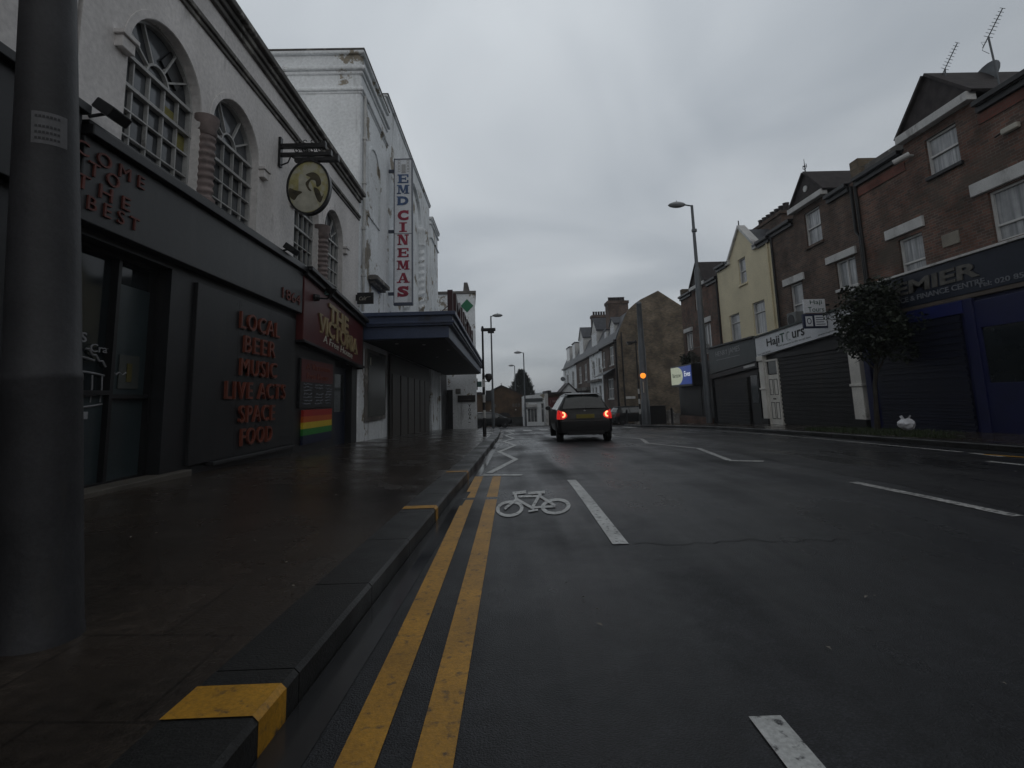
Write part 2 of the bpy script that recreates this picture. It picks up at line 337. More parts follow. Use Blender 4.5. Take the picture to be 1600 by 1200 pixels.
def origin_of(o):
    while o.parent is not None: o = o.parent
    return o.location.copy() if o.type == 'EMPTY' else Vector((0, 0, 0))
def ob(name, mb, mat, parent=None, smooth=False, bevel=0.0, local=False, label=None, kind=None, recalc=True):
    me = bpy.data.meshes.new(name)
    off = Vector((0, 0, 0)) if (local or parent is None) else origin_of(parent)
    me.from_pydata([tuple(Vector(v) - off) for v in mb.v], [], mb.f)
    if recalc:
        bm = bmesh.new(); bm.from_mesh(me); bmesh.ops.recalc_face_normals(bm, faces=bm.faces); bm.to_mesh(me); bm.free()
    me.materials.append(mat)
    o = bpy.data.objects.new(name, me); COL.objects.link(o)
    if parent: o.parent = parent
    if smooth:
        for p in me.polygons: p.use_smooth = True
        try: me.set_sharp_from_angle(angle=R(40))
        except Exception: pass
    if bevel:
        bv = o.modifiers.new('bevel', 'BEVEL'); bv.width = bevel; bv.segments = 2; bv.limit_method = 'ANGLE'
    if label: o['label'] = label
    if kind: o['kind'] = kind
    return o
def thing(name, label, cat, loc=(0, 0, 0), group=None, rz=0.0):
    o = bpy.data.objects.new(name, None); COL.objects.link(o); o.empty_display_size = 0.2
    o.location = loc; o.rotation_euler = (0, 0, rz); o['label'] = label; o['category'] = cat
    if group: o['group'] = group
    return o
def tag(o, label, cat, group=None):
    o['label'] = label; o['category'] = cat
    if group: o['group'] = group
    return o

def text_geo(s, bold=0.0, spacing=1.0):
    cu = bpy.data.curves.new('lettering', 'FONT'); cu.body = s; cu.offset = bold; cu.space_character = spacing
    cu.resolution_u = 3; cu.fill_mode = 'FRONT'
    t = bpy.data.objects.new('lettering', cu); COL.objects.link(t)
    bpy.context.view_layer.update()
    me = bpy.data.meshes.new_from_object(t.evaluated_get(bpy.context.evaluated_depsgraph_get()))
    vs = [(v.co.x, v.co.y) for v in me.vertices]; fs = [tuple(p.vertices) for p in me.polygons]
    bpy.data.objects.remove(t); bpy.data.curves.remove(cu); bpy.data.meshes.remove(me)
    return vs, fs
def text_into(mb, s, o, u, v, w=None, h=None, bold=0.0, thick=0.015, spacing=1.0, align='C', shear=0.0, serif=None):
    """writes s, centred on (or starting from) point o, in the plane u, v, scaled to width w and/or height h"""
    vs, fs = text_geo(s, bold, spacing)
    if not vs: return mb
    x0 = min(p[0] for p in vs); x1 = max(p[0] for p in vs); y0 = min(p[1] for p in vs); y1 = max(p[1] for p in vs)
    sx = (w / (x1 - x0)) if w else None; sy = (h / (y1 - y0)) if h else None
    sx = sx or sy; sy = sy or sx
    u = Vector(u).normalized(); v = Vector(v).normalized(); nn = u.cross(v).normalized(); o = Vector(o)
    ax = (x0 + x1) / 2 if align == 'C' else x0
    P = []
    for k in (thick, 0.001):
        for a, b in vs:
            yy = (b - (y0 + y1) / 2) * sy
            P.append(o + u * ((a - ax) * sx + shear * yy) + v * yy + nn * k)
    n = len(vs)
    cnt = {}
    for f in fs:
        for i in range(len(f)):
            e = (f[i], f[(i + 1) % len(f)]); cnt[tuple(sorted(e))] = cnt.get(tuple(sorted(e)), 0) + 1
    ff = list(fs)
    for (a, b), c in cnt.items():
        if c == 1: ff.append((a, b, b + n, a + n))
    return mb.add(P, ff)

TY = [-40, 6, 15, 22, 34, 42, 60, 130, 400]; TZ = [0, 0, -.2, -.42, -.9, -1.3, -2.0, -4.5, -8]
def interp(x, X, Y):
    if x <= X[0]: return Y[0]
    for i in range(len(X) - 1):
        if x <= X[i + 1]: return Y[i] + (Y[i + 1] - Y[i]) * (x - X[i]) / (X[i + 1] - X[i])
    return Y[-1]
def zt(y): return interp(y, TY, TZ)
LW = -4.3; RW = 12.0
Lf = lambda a, b, d: (LW - d, a, b)
Rf = lambda a, b, d: (RW + d, a, b)
def Ff(y0): return lambda a, b, d: (a, y0 + d, b)
def Xf(x0): return lambda a, b, d: (x0 + d, a, b)
def XfL(x0): return lambda a, b, d: (x0 - d, a, b)

# ------------------------------------------------------------------ ground, road, pavements, markings
def struct(o): o['kind'] = 'structure'; return o
g = MB()
ys = [-60, 6, 15, 22, 34, 42, 60, 130, 400, 1100]; xs = [-800, -60, 60, 800]
for i in range(len(ys) - 1):
    for j in range(3):
        g.poly([(xs[j], ys[i], zt(ys[i]) - .05), (xs[j + 1], ys[i], zt(ys[i]) - .05), (xs[j + 1], ys[i + 1], zt(ys[i + 1]) - .05), (xs[j], ys[i + 1], zt(ys[i + 1]) - .05)])
struct(ob('ground', g, m_ground))
g = MB()
yy = [-40, -10, 0, 6, 9, 12, 15, 18, 22, 26, 30, 34, 38, 42, 50, 60, 72, 95, 130]
for i in range(len(yy) - 1):
    a, b = yy[i], yy[i + 1]
    xl, xr = (-2.0, 10.0) if a < 34 else (-30, 45)
    g.poly([(xl, a, zt(a)), (xr, a, zt(a)), (xr, b, zt(b)), (xl, b, zt(b))])
struct(ob('road', g, m_road))
hl = MB()
hp = [(-400, 4), (-250, 16), (-120, 11), (-60, 8), (-27, 8.6), (-8, 7.0), (60, 9), (200, 12), (400, 6)]
for i in range(len(hp) - 1):
    (x0, z0), (x1, z1) = hp[i], hp[i + 1]
    hl.poly([(x0, 600, -10), (x1, 600, -10), (x1, 700, z1), (x0, 700, z0)]); hl.poly([(x0, 700, z0), (x1, 700, z1), (x1, 1000, -12), (x0, 1000, -12)])
struct(ob('hills', hl, m_hill))

LK = ([-40, 0, 1.6, 4.9, 7.5, 18.4, 26, 34, 39, 42, 43.6], [-.95, -.86, -.82, -.66, -.55, -.24, -.2, -.32, -.48, -.75, -2.3])
def xk(y): return interp(y, *LK)
RK = ([-40, 0, 15, 22, 27.5, 31, 35, 37, 38.5], [8.75, 8.7, 8.72, 8.9, 8.75, 8.1, 8.05, 8.7, 10.5])
def xr_(y): return interp(y, *RK)
def strip_sheet(y0, y1, step, fl, fr, n=1):
    mb = MB(); y = y0; rows = []
    while y < y1 + 1e-6:
        (xa, za), (xb, zb) = fl(y), fr(y)
        rows.append([(xa + (xb - xa) * k / n, y, za + (zb - za) * k / n) for k in range(n + 1)]); y += step
    for i in range(len(rows) - 1):
        for k in range(n): mb.poly([rows[i][k], rows[i][k + 1], rows[i + 1][k + 1], rows[i + 1][k]])
    return mb
KW = 0.31
lpz = lambda y: interp(y, [-40, 10, 16, 42], [.26, .26, .20, .16])
struct(ob('pavement', strip_sheet(-12, 44, 1.0, lambda y: (LW - .9, zt(y) + lpz(y) + .02), lambda y: (xk(y) - KW, zt(y) + .118), 3), m_slab))
struct(ob('pavement', strip_sheet(-12, 38, 1.0, lambda y: (xr_(y) + .2, zt(y) + .118), lambda y: (RW + .6, zt(y) + .135), 2), m_slab))
pv = MB()
pv.add([(9.4, 46, zt(46) + .12), (13, 46, zt(46) + .12), (13, 95, zt(95) + .12), (9.4, 95, zt(95) + .12), (13, 60, zt(60) + .12), (9.4, 60, zt(60) + .12),
        (9.4, 46, zt(46) - .1), (13, 46, zt(46) - .1), (9.4, 60, zt(60) - .1), (9.4, 95, zt(95) - .1)], [(0, 1, 4, 5), (5, 4, 2, 3), (0, 1, 7, 6), (0, 5, 8, 6), (5, 3, 9, 8)])
struct(ob('pavement', pv, m_slab))
pv = MB(); pv.box(-30, 10.5, 59.2, 62.5, -2.6, zt(60) + .06)
struct(ob('pavement', pv, m_slab))

def kerb(fx, side, w, y0, y1):
    """one run of kerb stones with thin joints"""
    mb = MB(); y = y0
    while y < y1:
        ye = min(y + 0.9, y1); a, b = y + .004, ye - .004
        xa, xb = fx(a), fx(b); za, zb = zt(a) + .122, zt(b) + .122; c = .018
        pr = lambda x, z, yv: [(x, yv, z - .25), (x, yv, z - c), (x + side * c, yv, z), (x + side * w, yv, z), (x + side * w, yv, z - .25)]
        A, B = pr(xa, za, a), pr(xb, zb, b)
        mb.add(A + B, [(i, i + 1, i + 6, i + 5) for i in range(4)] + [(0, 1, 2, 3, 4), (5, 6, 7, 8, 9)])
        y = ye
    return mb
struct(ob('kerb', kerb(xk, -1, KW, -6, 43.5), m_kerb))
struct(ob('kerb', kerb(xr_, 1, .2, -6, 38), m_kerb))
struct(ob('drain_channel', strip_sheet(-6, 36, 1.5, lambda y: (xk(y) + .004, zt(y) + .004), lambda y: (xk(y) + .16, zt(y) + .004)),
          M('wet_gutter', (0.020, 0.020, 0.021), rough=0.2, rvar=0.1, var=0.3, spec=0.5)))
# yellow loading blips painted over kerb top and face
kb = MB()
for y0, y1 in ((1.80, 1.99), (4.93, 5.06), (7.55, 7.70)):
    a, b = y0, y1
    for p0, p1 in (((-.004, -.1), (-.004, .11)), ((-.004, .108), (.016, .127)), ((.016, .1265), (KW, .1265))):
        kb.poly([(xk(a) - p0[0], a, zt(a) + p0[1]), (xk(b) - p0[0], b, zt(b) + p0[1]), (xk(b) - p1[0], b, zt(b) + p1[1]), (xk(a) - p1[0], a, zt(a) + p1[1])])
struct(ob('kerb_marking', kb, m_yellow))

def line(mb, pts, w, dz=.006):
    """flat painted line along a ground path, mitred"""
    q = []
    for i in range(len(pts) - 1):
        n_ = max(1, int(math.dist(pts[i], pts[i + 1]) / .8)); q += [(pts[i][0] + (pts[i + 1][0] - pts[i][0]) * k / n_, pts[i][1] + (pts[i + 1][1] - pts[i][1]) * k / n_) for k in range(n_)]
    pts = [Vector((p[0], p[1])) for p in q + [pts[-1]]]; L_ = []; R_ = []
    for i, p in enumerate(pts):
        d0 = (p - pts[i - 1]).normalized() if i else (pts[1] - p).normalized()
        d1 = (pts[i + 1] - p).normalized() if i < len(pts) - 1 else d0
        t = (d0 + d1); t = t.normalized() if t.length > .01 else d0
        n = Vector((-t.y, t.x)); k = w / 2 / max(.35, abs(n.dot(Vector((-d0.y, d0.x)))))
        L_.append(p + n * k); R_.append(p - n * k)
    for i in range(len(pts) - 1):
        mb.poly([(q.x, q.y, zt(q.y) + dz) for q in (L_[i], R_[i], R_[i + 1], L_[i + 1])])
    return mb
def subdiv(p, q, n): return [(p[0] + (q[0] - p[0]) * i / n, p[1] + (q[1] - p[1]) * i / n) for i in range(n + 1)]
mb = MB()
line(mb, subdiv((-.535, -2), (-.40, 7.95), 8), .125); line(mb, subdiv((-.315, -2), (-.13, 7.92), 8), .125)
struct(ob('yellow_lines', mb, m_yellow))
mb = MB()
line(mb, [(-.36, 8.12), (.25, 7.97)], .16)
line(mb, [(-.26, 8.35), (.21, 10.53), (-.14, 12.63), (.29, 14.75), (-.04, 17.08), (.34, 19.22), (.04, 21.9), (.42, 25.2), (.2, 28.5)], .11)
struct(ob('zigzag_lines', mb, m_white))
mb = MB()
line(mb, [(4.33, 8.75), (3.88, 9.05)], .2); line(mb, [(3.9, 9.1), (4.36, 11.75), (3.8, 13.9), (4.2, 16.0), (3.8, 18.3), (4.2, 20.6), (3.8, 23)], .11)
line(mb, [(4.15, 6.25), (4.28, 4.4)], .12); line(mb, [(4.45, 2.2), (4.6, .2)], .12)
struct(ob('centre_line', mb, m_whiteold))
mb = MB()
line(mb, [(.90, 7.25), (.845, 4.0)], .12); line(mb, [(.86, 1.9), (.84, -.6)], .11)
struct(ob('lane_line', mb, m_white))
mb = MB()
line(mb, [(8.35, 20.5), (8.25, 13.4), (8.12, 9.2)], .10); line(mb, [(8.1, 9.0), (7.98, 8.3)], .12); line(mb, [(7.25, 7.8), (7.25, 6.4)], .12)  # far stretch is the kerb edge's highlight painted white; the rest is bay line
struct(ob('parking_line_and_kerb_highlight', mb, m_whiteold))
mb = MB(); line(mb, [(8.05, 8.7), (8.25, 7.6), (8.3, 2)], .11, .008)
struct(ob('yellow_lines', mb, m_yellow))
mb = MB()
for i in range(8):
    x = .1 + i * 1.02
    mb.poly([(x, 30, zt(30) + .006), (x + .5, 30, zt(30) + .006), (x + .5, 32.6, zt(32.6) + .006), (x, 32.6, zt(32.6) + .006)])
struct(ob('zebra_crossing', mb, m_white))
BIKE = {"rings":[[[[0.172,5.393],[0.161,5.273],[0.138,5.172],[0.106,5.087],[0.068,5.032],[0.027,5.013],[-0.013,5.024],[-0.049,5.07],[-0.079,5.146],[-0.099,5.243],[-0.108,5.359],[-0.103,5.485],[-0.084,5.606],[-0.052,5.706],[-0.01,5.77],[0.037,5.8],[0.083,5.784],[0.123,5.727],[0.153,5.636],[0.17,5.52]],[[0.137,5.389],[0.129,5.309],[0.112,5.238],[0.088,5.178],[0.06,5.144],[0.029,5.124],[-0.002,5.135],[-0.03,5.165],[-0.052,5.216],[-0.067,5.287],[-0.073,5.363],[-0.069,5.449],[-0.054,5.529],[-0.03,5.594],[0.001,5.639],[0.035,5.653],[0.069,5.648],[0.099,5.607],[0.121,5.551],[0.134,5.475]]],[[[0.655,5.434],[0.632,5.314],[0.598,5.208],[0.556,5.128],[0.51,5.074],[0.463,5.05],[0.421,5.066],[0.384,5.107],[0.358,5.183],[0.345,5.279],[0.346,5.395],[0.362,5.516],[0.393,5.636],[0.437,5.736],[0.488,5.806],[0.542,5.835],[0.592,5.819],[0.631,5.763],[0.656,5.671],[0.663,5.555]],[[0.613,5.425],[0.598,5.35],[0.574,5.274],[0.544,5.219],[0.509,5.18],[0.475,5.165],[0.443,5.176],[0.416,5.207],[0.396,5.253],[0.386,5.324],[0.387,5.399],[0.399,5.48],[0.422,5.56],[0.453,5.625],[0.489,5.664],[0.527,5.684],[0.563,5.678],[0.591,5.642],[0.61,5.581],[0.618,5.511]]]],"strokes":[[[0.075,6.132],[0.233,6.195],[0.238,6.382],[0.075,6.315]],[[0.085,6.193],[0.098,5.748],[0.129,5.783],[0.119,6.238]],[[0.135,5.949],[0.367,5.929],[0.375,6.05],[0.138,6.07]],[[0.107,5.793],[0.249,5.321],[0.268,5.422],[0.124,5.914]],[[0.39,6.222],[0.249,5.422],[0.27,5.351],[0.411,6.11]],[[0.255,6.104],[0.449,6.145],[0.461,6.312],[0.261,6.265]],[[0.257,5.336],[0.491,5.357],[0.5,5.458],[0.262,5.437]],[[0.37,5.899],[0.486,5.382],[0.51,5.482],[0.394,6.025]],[[0.099,5.869],[-0.029,5.408],[-0.013,5.311],[0.113,5.758]],[[0.211,5.171],[0.308,5.224],[0.311,5.3],[0.212,5.246]],[[0.251,5.392],[0.256,5.21],[0.275,5.24],[0.27,5.422]]]}
mb = MB(); lv = .006
for o_, i_ in BIKE['rings']:
    n = len(o_); mb.add([(x, y, lv) for x, y in o_] + [(x, y, lv) for x, y in i_], [(k, (k + 1) % n, n + (k + 1) % n, n + k) for k in range(n)])
for st in BIKE['strokes']:
    lv += .0004; mb.poly([(x, y, lv) for x, y in st])
struct(ob('cycle_symbol', mb, m_white))
# the far lane was resurfaced: a darker sheet with an uneven edge beside the centre line
rp = MB(); rr_ = random.Random(5); edge = []
y = -6.0
while y < 24.1: edge.append((interp(y, [-6, 4, 9, 16, 24], [4.75, 4.45, 4.55, 4.9, 5.4]) + rr_.uniform(-.05, .05), y)); y += .5
for (x0, y0), (x1, y1) in zip(edge, edge[1:]): rp.poly([(x0, y0, zt(y0) + .003), (7.85, y0, zt(y0) + .003), (7.85, y1, zt(y1) + .003), (x1, y1, zt(y1) + .003)])
struct(ob('road_resurfacing', rp, road_mat('newer_asphalt', (0.013, 0.013, 0.0145), rough=0.42, rvar=0.18, wet=0.4, var=0.35, scale=0.6, fine=0.35, bump=0.6, bscale=140, spec=0.3)))
# crack across the road surface
mb = MB(); pts = []
x = .95
while x < 2.6: pts.append((x, 4.02 + random.uniform(-.06, .06) - (x - .95) * .06)); x += random.uniform(.05, .14)
line(mb, pts, .010, .004); struct(ob('road_crack', mb, M('crack_dark', (0.010, 0.010, 0.011), rough=0.6)))  # crack drawn as a thin dark strip

# ------------------------------------------------------------------ left side: corner shop beyond the near column
t = thing('corner_shop', 'white walled building with dark shopfront at far left edge behind the grey lamp column', 'building', (LW, 0, .2))
mb = MB(); mb.box(-13, LW, -9, 4.86, 3.2, 7.2); ob('wall', mb, m_render, t)
mb = MB(); mb.box(-13, LW + .02, -9, 4.90, -.1, 3.2); ob('shopfront', mb, m_dgrey, t)
mb = MB(); mb.box(LW + .01, LW + .14, -9, 4.88, 3.1, 4.06); mb.box(LW + .01, LW + .22, -9, 4.89, 4.062, 4.16); ob('fascia', mb, m_black, t, bevel=.01)
mb = MB(); mb.box(LW + .03, LW + .06, -6, 3.9, .7, 2.9); ob('window', mb, m_shopgl, t)

# ------------------------------------------------------------------ the pub
def arc(a0, a1, b0, sp, n=18):
    r = (a1 - a0) / 2; c = (a0 + a1) / 2
    return [(a0, b0), (a1, b0)] + [(c + r * math.cos(PI * k / n), sp + r * math.sin(PI * k / n)) for k in range(n + 1)]
pub = thing('pub', 'white rendered pub with tall arched windows over a dark grey shopfront with red wording', 'building', (LW, 10, .2))
WN = [(5.58, 7.02, 4.02), (7.32, 8.80, 4.02), (10.42, 11.80, 3.80), (12.20, 13.68, 3.75)]
SPR = 5.36
mb = MB(); mb.wall(Lf, [(4.92, 3.6), (15.22, 3.6), (15.22, 7.38), (4.92, 7.38)], [arc(a, b, c, SPR) for a, b, c in WN], .24)
mb.box(-12, LW - .26, 4.93, 15.21, 3.6, 7.3); ob('wall', mb, m_render, pub)
mb = MB()
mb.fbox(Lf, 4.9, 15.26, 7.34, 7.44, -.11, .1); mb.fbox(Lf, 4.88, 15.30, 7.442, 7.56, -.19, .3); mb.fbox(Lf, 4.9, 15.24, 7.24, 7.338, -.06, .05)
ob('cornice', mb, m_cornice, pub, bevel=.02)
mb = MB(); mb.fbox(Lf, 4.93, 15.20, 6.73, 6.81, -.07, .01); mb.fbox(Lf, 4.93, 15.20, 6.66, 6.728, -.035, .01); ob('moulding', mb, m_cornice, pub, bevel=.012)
mb = MB()
for a, b, c in WN:   # raised archivolt round each head, and impost blocks
    r = (b - a) / 2; ce = (a + b) / 2; n = 20
    o_ = [(ce + (r + .10) * math.cos(PI * k / n), SPR + (r + .10) * math.sin(PI * k / n)) for k in range(n + 1)]
    i_ = [(ce + (r + .005) * math.cos(PI * k / n), SPR + (r + .005) * math.sin(PI * k / n)) for k in range(n + 1)]
    mb = MB(); mb.prism(Lf, o_ + i_[::-1], -.012, .01); ob('archivolt', mb, m_render, pub, bevel=.004)
for a in (5.47, 8.93, 10.30, 13.82):
    mb = MB(); mb.fbox(Lf, a - .10, a + .10, SPR - .16, SPR - .02, -.09, .02); mb.fbox(Lf, a - .13, a + .13, SPR - .018, SPR + .04, -.12, .02); ob('impost', mb, m_render, pub, bevel=.008)
m_pink = M('pinkish_stone', (0.22, 0.175, 0.165), rough=0.8, var=0.3, scale=4, dirt=(0.10, 0.09, 0.085), dirt_lo=.5, dirt_hi=.7, dirt_scale=5)
for yc, rr, z0 in ((7.17, .135, 4.02), (12.0, .17, 3.75)):
    mb = MB(); prof = [(rr * 1.25, 0), (rr * 1.25, .08)] + [(rr, .1 + k * .015) for k in range(int((SPR - .28 - z0 - .1) / .015))]
    top = SPR - .28 - z0
    prof += [(rr, top - .01), (rr * 1.15, top + .04), (rr * 1.05, top + .12), (rr * 1.3, top + .2), (rr * 1.3, top + .28)]
    mb.lathe((LW + .0, yc, z0), prof, 20, fn=lambda t_, z: 1 + .085 * math.sin(t_ - z * 55) if .1 < z < top - .01 else 1)
    ob('twisted_column', mb, m_pink, pub, smooth=True)
def arch_window(parent, a0, a1, b0, sp, rows, cols=5, vent=None, open_top=False):
    r = (a1 - a0) / 2; ce = (a0 + a1) / 2; fr = MB(); d0, d1 = .13, .185
    def vb(a, lo, hi, w=.011): fr.fbox(Lf, a - w, a + w, lo, hi, d0 + .004, d1)
    def hb(b, w=.010, x=0): fr.fbox(Lf, a0, a1, b - w, b + w, d0 - x, d1 - .002)
    fr.ringprism(Lf, arc(a0, a1, b0, sp), arc(a0 + .04, a1 - .04, b0 + .04, sp), d0 - .01, d1 + .01)
    for i in range(1, cols): vb(a0 + (a1 - a0) * i / cols, b0, sp)
    for k, b in enumerate(rows): hb(b, .022 if k in (0, 1) else .010, .02 if k in (0, 1) else 0)
    n = 10
    for rad, w in ((r * .30, .014),):
        o_ = [(ce + (rad + w) * math.cos(PI * k / n), sp + (rad + w) * math.sin(PI * k / n)) for k in range(n + 1)]
        i_ = [(ce + (rad - w) * math.cos(PI * k / n), sp + (rad - w) * math.sin(PI * k / n)) for k in range(n + 1)]
        fr.prism(Lf, o_ + i_[::-1], d0 + .004, d1)
    for ang in (32, 62, 118, 148):
        c, s_ = math.cos(R(ang)), math.sin(R(ang)); p = (ce + c * r * .3, sp + s_ * r * .3); q = (ce + c * r * .98, sp + s_ * r * .98)
        fr.prism(Lf, [(p[0] - s_ * .013, p[1] + c * .013), (q[0] - s_ * .013, q[1] + c * .013), (q[0] + s_ * .013, q[1] - c * .013), (p[0] + s_ * .013, p[1] - c * .013)], d0 + .006, d1 - .004)
    w = ob('window', fr, m_wfr, parent)
    gl = MB(); gl.prism(Lf, arc(a0 - .01, a1 + .01, b0 - .01, sp), .19, .20); ob('pane', gl, m_glass, w)
    # net curtains or boards standing behind a few panes
    if vent:
        v = MB(); v.prism(Lf, vent, .155, .188); ob('vent', v, m_black, w)
    return w
rows = [SPR, 4.98, 4.68, 4.36]
w1 = arch_window(pub, *WN[0], SPR, rows, vent=[(6.36, 5.72), (6.70, 5.50), (6.84, 5.74), (6.54, 5.98)])
yb = MB(); yb.fbox(Lf, 6.48, 6.72, 5.02, 5.18, .186, .189); yb.fbox(Lf, 6.76, 6.99, 4.74, 4.95, .186, .189)
ob('yellow_notice', yb, M('yellow_paper', (0.22, 0.20, 0.06), rough=.7), w1)
arch_window(pub, *WN[1], SPR, rows)
arch_window(pub, *WN[2], SPR, [SPR, 4.95, 4.6, 4.25, 3.95])
arch_window(pub, *WN[3], SPR, [SPR, 4.95, 4.6, 4.25, 3.95], vent=[(12.36, 5.42), (12.9, 5.42), (12.9, 6.02), (12.55, 5.88)])
# grey fascia and shopfront
mb = MB(); mb.fbox(Lf, 4.93, 10.62, 3.0, 3.88, -.14, .3); fas = ob('fascia', mb, m_fasc, pub, bevel=.012)
mb = MB(); mb.fbox(Lf, 4.93, 10.66, 3.885, 4.0, -.22, .0); mb.fbox(Lf, 4.93, 10.66, 4.003, 4.05, -.17, .0); ob('flashing', mb, m_black, pub, bevel=.01)
u, v = (0, 1, 0), (0, 0, 1)
X_ = LW + .142
M('dim_red_lettering', (0.105, 0.028, 0.020), rough=.6, var=.3, scale=6)
for s_, a, b, w_, h_ in (('COME', 5.30, 3.72, .98, .15), ('TO', 5.20, 3.56, .42, .15), ('THE', 5.22, 3.38, .74, .15), ('BEST', 5.38, 3.20, .74, .15)):
    mb = MB(); text_into(mb, s_, (X_, a, b), u, v, w=w_, h=h_, bold=.0, thick=.02, spacing=1.6); ob('lettering', mb, MATS['dim_red_lettering'], fas)
mb = MB(); text_into(mb, '1864', (X_, 10.05, 3.24), u, v, w=.86, h=.21, bold=.0, thick=.02)
ob('lettering', mb, MATS['dim_red_lettering'], fas)
mb = MB(); mb.wall(Lf, [(4.93, -.1), (10.64, -.1), (10.64, 3.0), (4.93, 3.0)], [[(5.05, .26), (6.62, .26), (6.62, 2.92), (5.05, 2.92)]], .3)
mb.box(-12, LW - .31, 4.94, 15.2, -.4, 3.58); ob('shopfront', mb, m_dgrey, pub)
mb = MB(); mb.fbox(Lf, 7.12, 10.55, .34, 2.86, -.05, .01); pan = ob('panel', mb, m_dgrey, pub, bevel=.008)
mb = MB()
for a in (8.27, 9.4): mb.fbox(Lf, a - .004, a + .004, .36, 2.84, -.0515, -.049)
for a in (7.2, 8.2, 8.34, 9.33, 9.47, 10.47):
    for b in (.45, 1.6, 2.75): mb.fbox(Lf, a - .008, a + .008, b - .008, b + .008, -.0535, -.049)
ob('panel_joint', mb, m_black, pan)
mb = MB(); mb.fbox(Lf, 7.6, 10.5, .285, .335, -.12, .01); ob('ledge', mb, m_fasc, pub, bevel=.006)
mb = MB(); me_ = MB(); X_ = LW + .052
for s_, w_, z in (('LOCAL', 1.55, 2.51), ('BEER', 1.22, 2.13), ('MUSIC', 1.42, 1.75), ('LIVE ACTS', 2.30, 1.37), ('SPACE', 1.36, .99), ('FOOD', 1.18, .62)):
    text_into(mb, s_, (X_, 8.98, z), u, v, w=w_ * .93, h=.275, bold=-.004, thick=.045, spacing=1.2)
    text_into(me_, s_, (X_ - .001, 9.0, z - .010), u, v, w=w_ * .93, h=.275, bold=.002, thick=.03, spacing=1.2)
l_ = ob('lettering', mb, m_redlet, pan); ob('lettering_edge', me_, m_red_edge, l_)
# glazed door with etched drawing
mb = MB()
mb.ringprism(Lf, [(5.05, .26), (6.62, .26), (6.62, 2.92), (5.05, 2.92)], [(5.10, .32), (6.57, .32), (6.57, 2.87), (5.10, 2.87)], .16, .29)
mb.fbox(Lf, 5.93, 5.98, .32, 2.87, .17, .285); mb.fbox(Lf, 5.1, 5.93, 1.28, 1.33, .17, .284); mb.fbox(Lf, 5.98, 6.57, 1.24, 1.29, .17, .284)
dr = ob('door', mb, m_black, pub)
mb = MB(); mb.fbox(Lf, 5.1, 6.57, .3, 2.88, .26, .27); ob('pane', mb, m_shopgl, dr)
mb = MB(); mb.fbox(Lf, 5.98, 6.57, 1.29, 2.6, .235, .255); mb.fbox(Lf, 5.98, 6.57, .32, 1.24, .235, .255); mb.fbox(Lf, 5.1, 5.93, .32, 1.28, .235, .255); ob('lower_panel', mb, m_teal, dr)
mb = MB(); mb.fbox(Lf, 6.12, 6.45, 1.36, 1.76, .222, .233); ob('notice', mb, M('faded_notice', (0.055, 0.06, 0.055), rough=.5), dr)
mb = MB(); mb.fbox(Lf, 6.24, 6.32, 1.44, 1.66, .212, .221); ob('notice', mb, M('notice_figure', (0.09, 0.075, 0.02), rough=.5), dr)
et = MB(); m_etch = M('etched_white', (0.22, 0.22, 0.23), rough=.6, var=.3, scale=6)
P3 = lambda a, b: (LW - .228, a, b)
for b_, w_ in ((1.66, .02), (1.50, .02), (1.30, .02), (1.18, .02)):
    et.tube([P3(5.25 + (.66 if b_ < 1.6 else .5) * k / 8, b_ + .03 * math.sin(PI * k / 8) * (-1 if b_ < 1.45 else 1)) for k in range(9)], .011, 5)
for a_ in (5.27, 5.42, 5.58, 5.74, 5.88): et.tube([P3(a_, 1.2), P3(a_ + .01, 1.36), P3(a_, 1.5)], .008, 5)
et.tube([P3(5.4 + .12 * math.cos(k * .6), 1.72 + .07 * math.sin(k * .6)) for k in range(12)], .009, 5)
et.tube([P3(5.62 + .3 * k / 6, 1.78 - .03 * k + .03 * (k % 2)) for k in range(7)], .012, 5)
et.tube([P3(5.98 + .3 * k / 6, 1.52 + .03 * (k % 2)) for k in range(7)], .012, 5)
et.fbox(Lf, 5.46, 5.72, 1.02, 1.10, .225, .23)
for i in range(3): et.fbox(Lf, 5.26, 5.36, 1.02 + i * .04, 1.035 + i * .04, .225, .23)
text_into(et, 'ALES', (LW - .232, 5.42, 1.90), u, v, w=.40, h=.11, bold=.02, thick=.01)
text_into(et, 'Craft', (LW - .232, 5.85, 1.80), u, v, w=.34, h=.09, bold=.0, thick=.01)
ob('etching', et, m_etch, dr)
mb = MB(); mb.box(LW - .3, LW + .12, 5.0, 7.1, .05, .30); ob('door_step', mb, M('worn_concrete', (0.085, 0.075, 0.062), rough=.7, var=.3), pub, bevel=.015)
# the maroon sign band at the far end of the pub
sl = -.095
zs = lambda y, z: z + sl * (y - 10.65)
mb = MB()
mb.prism(Lf, [(10.66, zs(10.66, 2.46)), (15.2, zs(15.2, 2.64)), (15.2, zs(15.2, 3.82)), (10.66, zs(10.66, 3.82))], -.16, .02)
vs_ = ob('name_board', mb, m_maroon, pub, bevel=.01)
mb = MB()
for z0, z1, d in ((3.825, 3.93, .24), (3.933, 4.02, .33), (2.40, 2.458, .2)):
    mb.prism(Lf, [(10.64, zs(10.64, z0)), (15.3, zs(15.3, z0 + (.18 if z0 < 3 else 0))), (15.3, zs(15.3, z1 + (.18 if z0 < 3 else 0))), (10.64, zs(10.64, z1))], -d, .0)
mb.fbox(Lf, 15.21, 15.27, 2.1, 3.35, -.165, .02)
ob('board_cornice', mb, m_dgrey, pub, bevel=.01)
us = Vector((0, 1, sl)); mb = MB(); X_ = LW + .162
